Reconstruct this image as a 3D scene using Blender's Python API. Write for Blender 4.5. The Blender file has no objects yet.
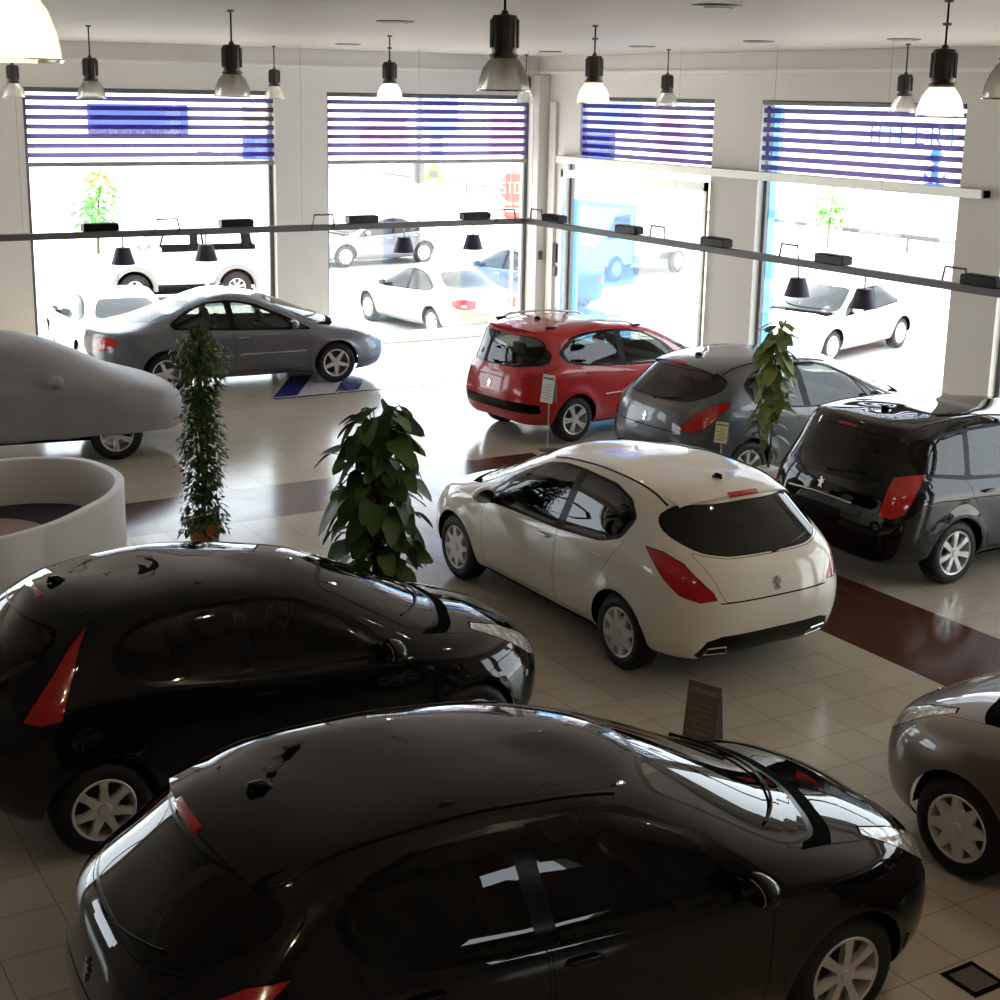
import bpy, bmesh, math, random
import numpy as np
from mathutils import Vector, Matrix
from mathutils.bvhtree import BVHTree

PI = math.pi
scene = bpy.context.scene
COL = scene.collection
random.seed(7)

# ------------------------------------------------------------------ helpers
def link(o):
    COL.objects.link(o)
    return o

def tag(o, label=None, cat=None, group=None, kind=None):
    if label: o['label'] = label
    if cat: o['category'] = cat
    if group: o['group'] = group
    if kind: o['kind'] = kind
    return o

def empty(name, loc=(0, 0, 0), rz=0.0):
    o = bpy.data.objects.new(name, None)
    o.location = loc
    o.rotation_euler = (0, 0, rz)
    o.empty_display_size = 0.2
    return link(o)

def obj(name, bm, mats, parent=None, smooth=True, loc=None):
    me = bpy.data.meshes.new(name)
    bm.to_mesh(me)
    bm.free()
    for m in (mats if isinstance(mats, (list, tuple)) else [mats]):
        me.materials.append(m)
    if smooth:
        me.polygons.foreach_set('use_smooth', [True] * len(me.polygons))
        try:
            me.set_sharp_from_angle(angle=math.radians(38))
        except Exception:
            pass
    o = bpy.data.objects.new(name, me)
    link(o)
    if parent is not None:
        o.parent = parent
    if loc is not None:
        o.location = loc
    return o

def copy_tree(o, parent=None, swap=None):
    c = o.copy()
    COL.objects.link(c)
    c.parent = parent
    if swap and c.type == 'MESH':
        for i, s in enumerate(c.material_slots):
            if s.material in swap:
                nm = swap[s.material]
                s.link = 'OBJECT'
                s.material = nm
    for ch in list(o.children):
        copy_tree(ch, c, swap)
    return c

def box(bm, c, s, rot=None, bevel=0.0, seg=2):
    r = bmesh.ops.create_cube(bm, size=1.0)
    vs = r['verts']
    M = Matrix.Diagonal((s[0], s[1], s[2], 1))
    if rot is not None:
        M = rot.to_4x4() @ M
    M = Matrix.Translation(c) @ M
    bmesh.ops.transform(bm, matrix=M, verts=vs)
    if bevel > 0:
        es = list({e for v in vs for e in v.link_edges})
        bmesh.ops.bevel(bm, geom=es, offset=bevel, segments=seg, affect='EDGES', profile=0.5)
    return bm

def lathe(bm, prof, n=24, M=None, closed=False):
    """prof: (r, z) list, turned about z"""
    M = M or Matrix.Identity(4)
    rings = []
    for r, z in prof:
        if r < 1e-6:
            rings.append([bm.verts.new(M @ Vector((0, 0, z)))])
        else:
            rings.append([bm.verts.new(M @ Vector((r * math.cos(2 * PI * i / n), r * math.sin(2 * PI * i / n), z))) for i in range(n)])
    for a, b in zip(rings[:-1], rings[1:]):
        for i in range(n):
            j = (i + 1) % n
            if len(a) == 1 and len(b) == 1: continue
            if len(a) == 1: f = (a[0], b[j], b[i])
            elif len(b) == 1: f = (a[i], a[j], b[0])
            else: f = (a[i], a[j], b[j], b[i])
            try: bm.faces.new(f)
            except ValueError: pass
    return bm

def tube(bm, pts, r, n=8, cap=True):
    pts = [Vector(p) for p in pts]
    rings = []
    up = Vector((0, 0, 1))
    for i, p in enumerate(pts):
        t = (pts[min(i + 1, len(pts) - 1)] - pts[max(i - 1, 0)]).normalized()
        u = up if abs(t.dot(up)) < 0.95 else Vector((1, 0, 0))
        a = t.cross(u).normalized()
        b = t.cross(a).normalized()
        rr = r[i] if isinstance(r, (list, tuple)) else r
        rings.append([bm.verts.new(p + a * rr * math.cos(2 * PI * k / n) + b * rr * math.sin(2 * PI * k / n)) for k in range(n)])
    for A, B in zip(rings[:-1], rings[1:]):
        for k in range(n):
            bm.faces.new((A[k], A[(k + 1) % n], B[(k + 1) % n], B[k]))
    if cap:
        bm.faces.new(rings[0][::-1])
        bm.faces.new(rings[-1])
    return bm

def prism(bm, poly, z0, z1, M=None):
    M = M or Matrix.Identity(4)
    a = [bm.verts.new(M @ Vector((x, y, z0))) for x, y in poly]
    b = [bm.verts.new(M @ Vector((x, y, z1))) for x, y in poly]
    n = len(poly)
    bm.faces.new(a[::-1])
    bm.faces.new(b)
    for i in range(n):
        bm.faces.new((a[i], a[(i + 1) % n], b[(i + 1) % n], b[i]))
    return bm

def quad(bm, pts):
    return bm.faces.new([bm.verts.new(p) for p in pts])

# ------------------------------------------------------------------ materials
def mat(name, col=(0.5, 0.5, 0.5), rough=0.5, metal=0.0, coat=0.0, emit=None, estr=0.0, spec=0.5, trans=0.0, alpha=1.0):
    m = bpy.data.materials.new(name)
    m.use_nodes = True
    b = m.node_tree.nodes['Principled BSDF']
    b.inputs['Base Color'].default_value = (*col, 1)
    b.inputs['Roughness'].default_value = rough
    b.inputs['Metallic'].default_value = metal
    b.inputs['Coat Weight'].default_value = coat
    b.inputs['Coat Roughness'].default_value = 0.02
    b.inputs['Specular IOR Level'].default_value = spec
    b.inputs['Transmission Weight'].default_value = trans
    if emit:
        b.inputs['Emission Color'].default_value = (*emit, 1)
        b.inputs['Emission Strength'].default_value = estr
    return m

def N(nt, t, **kw):
    n = nt.nodes.new(t)
    for k, v in kw.items():
        if k == 'inp':
            for a, b in v.items(): n.inputs[a].default_value = b
        else: setattr(n, k, v)
    return n

def paint(name, col, rough=0.35, metal=0.0, flake=0.0):
    """car paint; the inside of the shell is dark lining"""
    m = mat(name, col, rough, metal, coat=1.0, spec=0.0 if max(col) < .02 else .25)
    nt = m.node_tree
    b = nt.nodes['Principled BSDF']
    out = nt.nodes['Material Output']
    if flake > 0:
        no = N(nt, 'ShaderNodeTexNoise', inp={'Scale': 900.0, 'Detail': 2.0})
        tc = N(nt, 'ShaderNodeTexCoord')
        nt.links.new(tc.outputs['Object'], no.inputs['Vector'])
        mx = N(nt, 'ShaderNodeMix', data_type='RGBA')
        mx.inputs[6].default_value = (*[c * (1 - flake) for c in col], 1)
        mx.inputs[7].default_value = (*[min(1, c * (1 + flake)) for c in col], 1)
        nt.links.new(no.outputs['Fac'], mx.inputs[0])
        nt.links.new(mx.outputs[2], b.inputs['Base Color'])
    g = N(nt, 'ShaderNodeNewGeometry')
    d = N(nt, 'ShaderNodeBsdfDiffuse', inp={'Color': (0.012, 0.012, 0.012, 1)})
    ms = N(nt, 'ShaderNodeMixShader')
    nt.links.new(g.outputs['Backfacing'], ms.inputs[0])
    nt.links.new(b.outputs[0], ms.inputs[1])
    nt.links.new(d.outputs[0], ms.inputs[2])
    nt.links.new(ms.outputs[0], out.inputs['Surface'])
    return m

def glass(name, tint, f0=0.0, rough=0.0):
    m = bpy.data.materials.new(name)
    m.use_nodes = True
    nt = m.node_tree
    nt.nodes.clear()
    out = N(nt, 'ShaderNodeOutputMaterial')
    t = N(nt, 'ShaderNodeBsdfTransparent', inp={'Color': (*tint, 1)})
    g = N(nt, 'ShaderNodeBsdfGlossy', inp={'Color': (1, 1, 1, 1), 'Roughness': rough})
    f = N(nt, 'ShaderNodeFresnel', inp={'IOR': 1.5})
    geo = N(nt, 'ShaderNodeNewGeometry')   # thin sheet: the same reflectance from both faces
    io = N(nt, 'ShaderNodeMath', operation='MULTIPLY_ADD')
    io.inputs[1].default_value = 1 / 1.5 - 1.5
    io.inputs[2].default_value = 1.5
    nt.links.new(geo.outputs['Backfacing'], io.inputs[0])
    nt.links.new(io.outputs[0], f.inputs['IOR'])
    ms = N(nt, 'ShaderNodeMixShader')
    if f0:
        a = N(nt, 'ShaderNodeMath', operation='ADD', use_clamp=True)
        a.inputs[1].default_value = f0
        nt.links.new(f.outputs[0], a.inputs[0])
        nt.links.new(a.outputs[0], ms.inputs[0])
    else:
        nt.links.new(f.outputs[0], ms.inputs[0])
    nt.links.new(t.outputs[0], ms.inputs[1])
    nt.links.new(g.outputs[0], ms.inputs[2])
    nt.links.new(ms.outputs[0], out.inputs['Surface'])
    return m

def translucent(name, col, w=0.5, tr=0.0):
    m = bpy.data.materials.new(name)
    m.use_nodes = True
    nt = m.node_tree
    nt.nodes.clear()
    out = N(nt, 'ShaderNodeOutputMaterial')
    d = N(nt, 'ShaderNodeBsdfDiffuse', inp={'Color': (*col, 1)})
    t = N(nt, 'ShaderNodeBsdfTranslucent', inp={'Color': (*col, 1)})
    ms = N(nt, 'ShaderNodeMixShader', inp={0: w})
    nt.links.new(d.outputs[0], ms.inputs[1])
    nt.links.new(t.outputs[0], ms.inputs[2])
    last = ms
    if tr > 0:
        tp = N(nt, 'ShaderNodeBsdfTransparent', inp={'Color': (*[min(1, c * 1.0) for c in col], 1)})
        m2 = N(nt, 'ShaderNodeMixShader', inp={0: tr})
        nt.links.new(ms.outputs[0], m2.inputs[1])
        nt.links.new(tp.outputs[0], m2.inputs[2])
        last = m2
    nt.links.new(last.outputs[0], out.inputs['Surface'])
    return m

BLACK_P = paint('black_paint', (0.004, 0.004, 0.005), 0.3)
WHITE_P = paint('white_paint', (0.76, 0.72, 0.63), 0.35)
RED_P = paint('red_paint', (0.42, 0.006, 0.008), 0.3, flake=0.2)
GREY_P = paint('grey_metallic_paint', (0.085, 0.088, 0.095), 0.35, 0.5, flake=0.25)
GREY407_P = paint('dark_grey_metallic_paint', (0.115, 0.125, 0.14), 0.35, 0.5, flake=0.25)
BROWN_P = paint('bronze_grey_metallic_paint', (0.17, 0.14, 0.12), 0.35, 0.5, flake=0.25)
SILVER_P = paint('silver_paint', (0.33, 0.35, 0.31), 0.35, 0.3)
BLUE_P = paint('dark_blue_paint', (0.04, 0.08, 0.18), 0.35, 0.2)
STREETGREY_P = paint('street_grey_paint', (0.13, 0.13, 0.16), 0.35, 0.2)
STREETWHITE_P = paint('street_white_paint', (0.66, 0.67, 0.62), 0.35)
VANBLUE_P = paint('pale_blue_paint', (0.25, 0.45, 0.75), 0.35)
TRIM = mat('black_trim', (0.004, 0.004, 0.004), 0.22, spec=0.14)
GAP = mat('panel_gap', (0.002, 0.002, 0.002), 0.9, spec=0.02)
RUBBER = mat('tyre_rubber', (0.010, 0.010, 0.011), 0.55, spec=0.3)
PLASTIC = mat('grey_black_plastic', (0.02, 0.02, 0.022), 0.5)
ALLOY = mat('alloy', (0.62, 0.61, 0.60), 0.3, 0.5)
COVER = mat('wheel_cover_plastic', (0.58, 0.57, 0.55), 0.35, 0.2)
CHROME = mat('chrome', (0.50, 0.50, 0.51), 0.16, 1.0)
GLASS = glass('car_glass', (0.42, 0.46, 0.44))
GLASS_D = glass('privacy_glass', (0.13, 0.14, 0.14))
GLASS_B = glass('nearly_black_glass', (0.03, 0.032, 0.032))
SEAT = mat('seat_cloth', (0.022, 0.022, 0.024), 0.85, spec=0.2)
CABIN = mat('cabin_plastic', (0.014, 0.014, 0.015), 0.7, spec=0.3)
DISC = mat('brake_disc', (0.10, 0.10, 0.10), 0.4, 0.8)

def lamp_red():
    m = mat('red_lamp_lens', (0.50, 0.006, 0.008), 0.12, coat=1.0)
    nt = m.node_tree
    b = nt.nodes['Principled BSDF']
    tc = N(nt, 'ShaderNodeTexCoord')
    v = N(nt, 'ShaderNodeTexVoronoi', inp={'Scale': 80.0})
    nt.links.new(tc.outputs['Object'], v.inputs['Vector'])
    r = N(nt, 'ShaderNodeValToRGB')
    r.color_ramp.elements[0].color = (0.58, 0.010, 0.010, 1)
    r.color_ramp.elements[1].color = (0.34, 0.004, 0.005, 1)
    r.color_ramp.elements[1].position = 0.75
    nt.links.new(v.outputs['Distance'], r.inputs[0])
    nt.links.new(r.outputs[0], b.inputs['Base Color'])
    return m

def lamp_clear():
    m = mat('headlamp_glass', (0.9, 0.91, 0.91), 0.10, 0.1, coat=1.0)
    nt = m.node_tree
    b = nt.nodes['Principled BSDF']
    tc = N(nt, 'ShaderNodeTexCoord')
    v = N(nt, 'ShaderNodeTexVoronoi', inp={'Scale': 17.0})  # pale and grey cells put the lamp's sparkle into the lens colour
    nt.links.new(tc.outputs['Object'], v.inputs['Vector'])
    r = N(nt, 'ShaderNodeValToRGB')
    r.color_ramp.elements[0].color = (0.95, 0.95, 0.95, 1)
    r.color_ramp.elements[1].color = (0.42, 0.42, 0.42, 1)
    r.color_ramp.elements[1].position = 0.6
    nt.links.new(v.outputs['Distance'], r.inputs[0])
    nt.links.new(r.outputs[0], b.inputs['Base Color'])
    bp = N(nt, 'ShaderNodeBump', inp={'Strength': 0.6, 'Distance': 0.02})
    nt.links.new(v.outputs['Distance'], bp.inputs['Height'])
    nt.links.new(bp.outputs[0], b.inputs['Normal'])
    return m
REDLENS = lamp_red()
CLEARLENS = lamp_clear()
# ------------------------------------------------------------------ car bodies
NC_R, NC_S, NC_F = 20, 50, 24      # columns over the tail, the side and the nose
UK = [0.0, 0.2, 0.36, 0.5, 0.64, 0.8, 1.0]

def outline(xr, xf, W, Lr, Lf, nr, nf):
    """half plan outline of one row, sampled so that column numbers agree between rows"""
    m_ = .47 * (xf - xr)
    Lr, Lf = min(Lr, m_), min(Lf, m_)
    t = np.linspace(0, PI / 2, 400)
    rx = xr + Lr - Lr * np.cos(t) ** (2 / nr)
    ry = W * np.sin(t) ** (2 / nr)
    fx = (xf - Lf + Lf * np.cos(t) ** (2 / nf))[::-1]
    fy = (W * np.sin(t) ** (2 / nf))[::-1]
    rear = np.c_[rx, ry]
    front = np.c_[fx, fy]
    h = 200
    def samp(P, n, last):
        d = np.r_[0, np.cumsum(np.hypot(*np.diff(P, axis=0).T))]
        s = np.linspace(0, d[-1], n + 1)
        if not last: s = s[:-1]
        return np.c_[np.interp(s, d, P[:, 0]), np.interp(s, d, P[:, 1])]
    a = samp(rear[:h + 1], NC_R, False)
    b = samp(np.vstack([rear[h:], front[:h]]), NC_S, False)
    c = samp(front[h - 1:], NC_F, True)
    return np.vstack([a, b, c])

def smooth_keys(keys, n):
    u = np.r_[np.linspace(0, 0.2, NC_R + 1)[:-1], np.linspace(0.2, 0.8, NC_S + 1)[:-1], np.linspace(0.8, 1, NC_F + 1)]
    x, y = np.array(UK), np.array(keys, float)
    h = np.diff(x)
    dlt = np.diff(y) / h
    m = np.zeros(len(x))
    for i in range(1, len(x) - 1):
        if dlt[i - 1] * dlt[i] > 0:
            w1, w2 = 2 * h[i] + h[i - 1], h[i] + 2 * h[i - 1]
            m[i] = (w1 + w2) / (w1 / dlt[i - 1] + w2 / dlt[i])
    i = np.clip(np.searchsorted(x, u, side='right') - 1, 0, len(x) - 2)
    s = (u - x[i]) / h[i]
    return (2 * s ** 3 - 3 * s ** 2 + 1) * y[i] + (s ** 3 - 2 * s ** 2 + s) * h[i] * m[i] + (-2 * s ** 3 + 3 * s ** 2) * y[i + 1] + (s ** 3 - s ** 2) * h[i] * m[i + 1]

def body_grid(rows, wb, sub=5, flare=0.018, ar=0.36, hz=0.31):
    net = []
    for r in rows:
        xy = outline(*r[:7])
        z = smooth_keys(r[7], len(xy))
        net.append(np.c_[xy, z])
    net = np.array(net)
    ext = np.concatenate([[2 * net[0] - net[1]], net, [2 * net[-1] - net[-2]]])
    out = []
    R = len(net)
    for i in range(R - 1):
        P = ext[i:i + 4]
        for k in range(sub + (1 if i == R - 2 else 0)):
            t = k / sub
            w = ((1 - t) ** 3 / 6, (3 * t ** 3 - 6 * t ** 2 + 4) / 6, (-3 * t ** 3 + 3 * t ** 2 + 3 * t + 1) / 6, t ** 3 / 6)
            out.append(sum(w[q] * P[q] for q in range(4)))
    G = np.array(out)
    G[:, 0, 1] = 0
    G[:, -1, 1] = 0
    G[-1, :, 1] = 0
    if flare:
        for s in (-wb / 2, wb / 2):
            d = np.hypot(G[..., 0] - s, G[..., 2] - hz)
            m = (G[..., 1] > 0.5)
            G[..., 1] += np.where(m, flare * np.exp(-((d - ar - 0.01) / 0.07) ** 2), 0)
    return G

def grid_bm(G):
    bm = bmesh.new()
    R, C, _ = G.shape
    V = [[bm.verts.new(G[i, j]) for j in range(C)] for i in range(R)]
    for i in range(R - 1):
        for j in range(C - 1):
            bm.faces.new((V[i][j], V[i][j + 1], V[i + 1][j + 1], V[i + 1][j]))
    bmesh.ops.remove_doubles(bm, verts=bm.verts, dist=0.0008)
    bmesh.ops.recalc_face_normals(bm, faces=bm.faces)
    # the shell faces outward: check with the roof
    if sum(f.normal.z * f.calc_area() for f in bm.faces) < 0:
        bmesh.ops.reverse_faces(bm, faces=bm.faces)
    return bm

FR = {  # viewing frames: (e1, e2) span the drawing, the rest is the direction of projection
    'side': (Vector((1, 0, 0)), Vector((0, 0, 1))),
    'end': (Vector((0, 1, 0)), Vector((0, 0, 1))),
    'top': (Vector((1, 0, 0)), Vector((0, 1, 0))),
    'rearq': (Vector((1, 1, 0)).normalized(), Vector((0, 0, 1))),
    'frontq': (Vector((1, -1, 0)).normalized(), Vector((0, 0, 1))),
}

def inside(p, poly):
    x, y = p
    c = False
    j = len(poly) - 1
    for i in range(len(poly)):
        xi, yi = poly[i]; xj, yj = poly[j]
        if (yi > y) != (yj > y) and x < (xj - xi) * (y - yi) / (yj - yi) + xi:
            c = not c
        j = i
    return c

def area2(poly):
    return sum(poly[i - 1][0] * poly[i][1] - poly[i][0] * poly[i - 1][1] for i in range(len(poly)))

def offset(poly, d):
    """move every corner inwards by d"""
    s = 1 if area2(poly) > 0 else -1
    n = len(poly)
    out = []
    for i in range(n):
        a, b, c = Vector(poly[i - 1]), Vector(poly[i]), Vector(poly[(i + 1) % n])
        u, v = (b - a).normalized(), (c - b).normalized()
        nu, nv = Vector((-u.y, u.x)) * s, Vector((-v.y, v.x)) * s
        m = (nu + nv)
        m = m / max(0.35, m.dot(nu)) if m.length > 1e-6 else nu
        out.append(tuple(b + m * d))
    return out

def rounded(poly, r=0.03, k=3):
    out = []
    n = len(poly)
    for i in range(n):
        a, b, c = Vector(poly[i - 1]), Vector(poly[i]), Vector(poly[(i + 1) % n])
        da, dc = min(r, (a - b).length * 0.45), min(r, (c - b).length * 0.45)
        p, q = b + (a - b).normalized() * da, b + (c - b).normalized() * dc
        for s in range(k + 1):
            t = s / k
            out.append(tuple(p * (1 - t) ** 2 + b * 2 * t * (1 - t) + q * t * t))
    return out

def cut(bm, lay, frame, poly, value, where=None, only=None):
    """scores the shell along the outline and marks what lies inside it"""
    e1, e2 = FR[frame]
    xs = [p[0] for p in poly]; ys = [p[1] for p in poly]
    x0, x1, y0, y1 = min(xs) - .004, max(xs) + .004, min(ys) - .004, max(ys) + .004
    sel = []
    for f in bm.faces:
        if only is not None and f[lay] not in only: continue
        c = f.calc_center_median()
        if where is not None and not where(c, f.normal): continue
        us = [v.co.dot(e1) for v in f.verts]; vs = [v.co.dot(e2) for v in f.verts]
        if max(us) < x0 or min(us) > x1 or max(vs) < y0 or min(vs) > y1: continue
        sel.append(f)
    if not sel: return
    geom = list(sel) + list({e for f in sel for e in f.edges}) + list({v for f in sel for v in f.verts})
    n = len(poly)
    for i in range(n):
        a, b = poly[i - 1], poly[i]
        d = Vector((b[0] - a[0], b[1] - a[1]))
        if d.length < 1e-5: continue
        no = e1 * (-d.y) + e2 * d.x
        co = e1 * a[0] + e2 * a[1]
        r = bmesh.ops.bisect_plane(bm, geom=geom, dist=1e-5, plane_co=co, plane_no=no.normalized())
        geom = [g for g in r['geom'] if g.is_valid]
    for g in geom:
        if isinstance(g, bmesh.types.BMFace):
            c = g.calc_center_median()
            if inside((c.dot(e1), c.dot(e2)), poly):
                g[lay] = value

TAGS = ['body', 'gap', 'trim', 'door_front', 'door_rear', 'win_front', 'win_rear', 'win_quarter', 'win_vent', 'windshield', 'rear_window',
        'tail', 'head', 'hood', 'tailgate', 'brake_light', 'delete', 'bumper', 'tail_clear', 'fog', 'tailgate_win_rim', 'lower']
TI = {n: i for i, n in enumerate(TAGS)}

def panel(bm, lay, frame, poly, value, where, g=0.004, only=None):
    """a panel with a narrow joint round it"""
    cut(bm, lay, frame, poly, TI['gap'], where, only)
    cut(bm, lay, frame, offset(poly, g), value, where, {TI['gap']})

def circle(cx, cz, r, n=28):
    return [(cx + r * math.cos(2 * PI * i / n), cz + r * math.sin(2 * PI * i / n)) for i in range(n)]

# ---- wheels
def wheel_bms(style, R=0.315, Rr=0.2, w=0.2):
    """wheel in its own frame: the axle is y, the outside faces -y"""
    rot = Matrix.Rotation(PI / 2, 4, 'X')   # z -> -y
    ty = bmesh.new()
    h = w / 2
    lathe(ty, [(Rr, -h), (Rr + .02, -h - .004), (R - .05, -h - .008), (R - .015, -h + .012), (R, -h + .035), (R, 0.0), (R, h - .035), (R - .015, h - .012), (R - .05, h + .008), (Rr + .02, h + .004), (Rr, h), (Rr - .012, h - .02), (Rr - .015, -h + .02), (Rr, -h)], 48, rot)
    rim = bmesh.new()
    lathe(rim, [(Rr + .002, h + .001), (Rr - .004, h + .006), (Rr - .016, h + .002), (Rr - .022, h - .02), (Rr - .028, h - .09), (Rr - .03, -h + .02)], 48, rot)
    def spoke(a, prof, thick=0.02):
        # prof: (r, half width, axial)
        top, bot = [], []
        for r, hw, z in prof:
            for s, L in ((1, top), (-1, bot)):
                pass
            top.append([(r, hw, z), (r, -hw, z)])
        M = rot @ Matrix.Rotation(a, 4, 'Z')
        T = [[rim.verts.new(M @ Vector(p)) for p in (q[0], q[1])] for q in top]
        B = [[rim.verts.new(M @ Vector((p[0], p[1] * 1.12, p[2] - thick))) for p in (q[0], q[1])] for q in top]
        for i in range(len(T) - 1):
            rim.faces.new((T[i][0], T[i + 1][0], T[i + 1][1], T[i][1]))
            rim.faces.new((T[i][0], B[i][0], B[i + 1][0], T[i + 1][0]))
            rim.faces.new((T[i][1], T[i + 1][1], B[i + 1][1], B[i][1]))
    k = Rr / 0.2
    if style == 'cover8':
        n = 8
        for i in range(n):
            spoke(2 * PI * i / n, [(0.07 * k, .028 * k, h - .002), (0.105 * k, .040 * k, h + .004), (0.15 * k, .026 * k, h + .006), (0.178 * k, .021 * k, h + .003), (0.192 * k, .034 * k, h)], .03)
        lathe(rim, [(0.112 * k, h - .02), (0.108 * k, h + .003), (0.075 * k, h + .001), (.035 * k, h + .002), (.03 * k, h + .008), (0, h + .009)], 40, rot)
    elif style == 'alloy7':
        n = 7
        for i in range(n):
            spoke(2 * PI * i / n, [(0.03 * k, .020 * k, h - .008), (0.07 * k, .021 * k, h - .004), (0.12 * k, .022 * k, h + .002), (0.18 * k, .028 * k, h + .002), (0.19 * k, .034 * k, h)], .035)
        lathe(rim, [(.062 * k, h - .03), (.058 * k, h - .002), (.032 * k, h - .001), (.028 * k, h + .006), (0, h + .007)], 28, rot)
    elif style == 'cover7':
        n = 7
        for i in range(n):
            spoke(2 * PI * i / n, [(0.04 * k, .024 * k, h), (0.08 * k, .029 * k, h + .006), (0.13 * k, .020 * k, h + .008), (0.175 * k, .026 * k, h + .004), (0.192 * k, .046 * k, h)], .03)
        lathe(rim, [(.078 * k, h - .02), (.07 * k, h + .004), (.045 * k, h + .002), (.038 * k, h + .009), (0, h + .010)], 32, rot)
    elif style == 'star5':
        n = 5
        for i in range(n):
            spoke(2 * PI * i / n, [(0.02 * k, .030 * k, h - .006), (0.06 * k, .030 * k, h - .004), (0.12 * k, .024 * k, h), (0.18 * k, .022 * k, h + .002), (0.192 * k, .03 * k, h)], .035)
        lathe(rim, [(.055 * k, h - .03), (.05 * k, h), (.03 * k, h), (.026 * k, h + .006), (0, h + .007)], 24, rot)
    elif style == 'twin5':
        n = 5
        for i in range(n):
            for s in (-1, 1):
                spoke(2 * PI * i / n + s * .13, [(0.03 * k, .016 * k, h - .006), (0.08 * k, .015 * k, h - .002), (0.18 * k, .014 * k, h + .002), (0.192 * k, .02 * k, h)], .03)
        lathe(rim, [(.062 * k, h - .03), (.058 * k, h), (.032 * k, h), (.028 * k, h + .006), (0, h + .007)], 24, rot)
    dk = bmesh.new()
    lathe(dk, [(0.0, h - .075), (0.05 * k, h - .075), (0.055 * k, h - .09), (0.145 * k, h - .09), (0.145 * k, h - .1)], 32, rot)
    bk = dk
    lathe(dk, [(Rr - .03, -h + .03), (0, -h + .03)], 32, rot)
    return ty, rim, dk

# ---- seats and dashboard, seen through the glass
def seat_bm(w=0.5, rear=False):
    bm = bmesh.new()
    box(bm, (0.0, 0, 0.42), (0.50, w, 0.16), None, 0.05, 3)
    R = Matrix.Rotation(math.radians(-16), 3, 'Y')
    box(bm, (-0.29, 0, 0.72), (0.13, w * .94, 0.62), R, 0.05, 3)
    box(bm, (0.05, 0, .30), (.42, w * .8, .12))
    ys = (0,) if not rear else (-.42, .42)
    for y in ys:
        box(bm, (-0.385, y, 1.13), (0.09, 0.26, 0.17), R, 0.04, 3)
        for s in (-.06, .06):
            tube(bm, [(-.34, y + s, .98), (-.375, y + s, 1.08)], .007, 6)
    return bm

LION = [(-.28, -.95), (-.05, -.85), (.0, -.55), (.15, -.7), (.12, -.95), (.38, -.92), (.42, -.7), (.3, -.35), (.32, .0), (.62, -.05), (.75, .12), (.5, .22), (.3, .22), (.55, .42), (.72, .62), (.48, .62), (.25, .5), (.1, .62), (.18, .85), (-.05, 1.0), (-.3, .9), (-.25, .75), (-.42, .62), (-.22, .48), (-.32, .2), (-.75, .3), (-.8, .12), (-.5, .02), (-.28, -.1), (-.2, -.4), (-.42, -.6), (-.4, -.9)]

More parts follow.
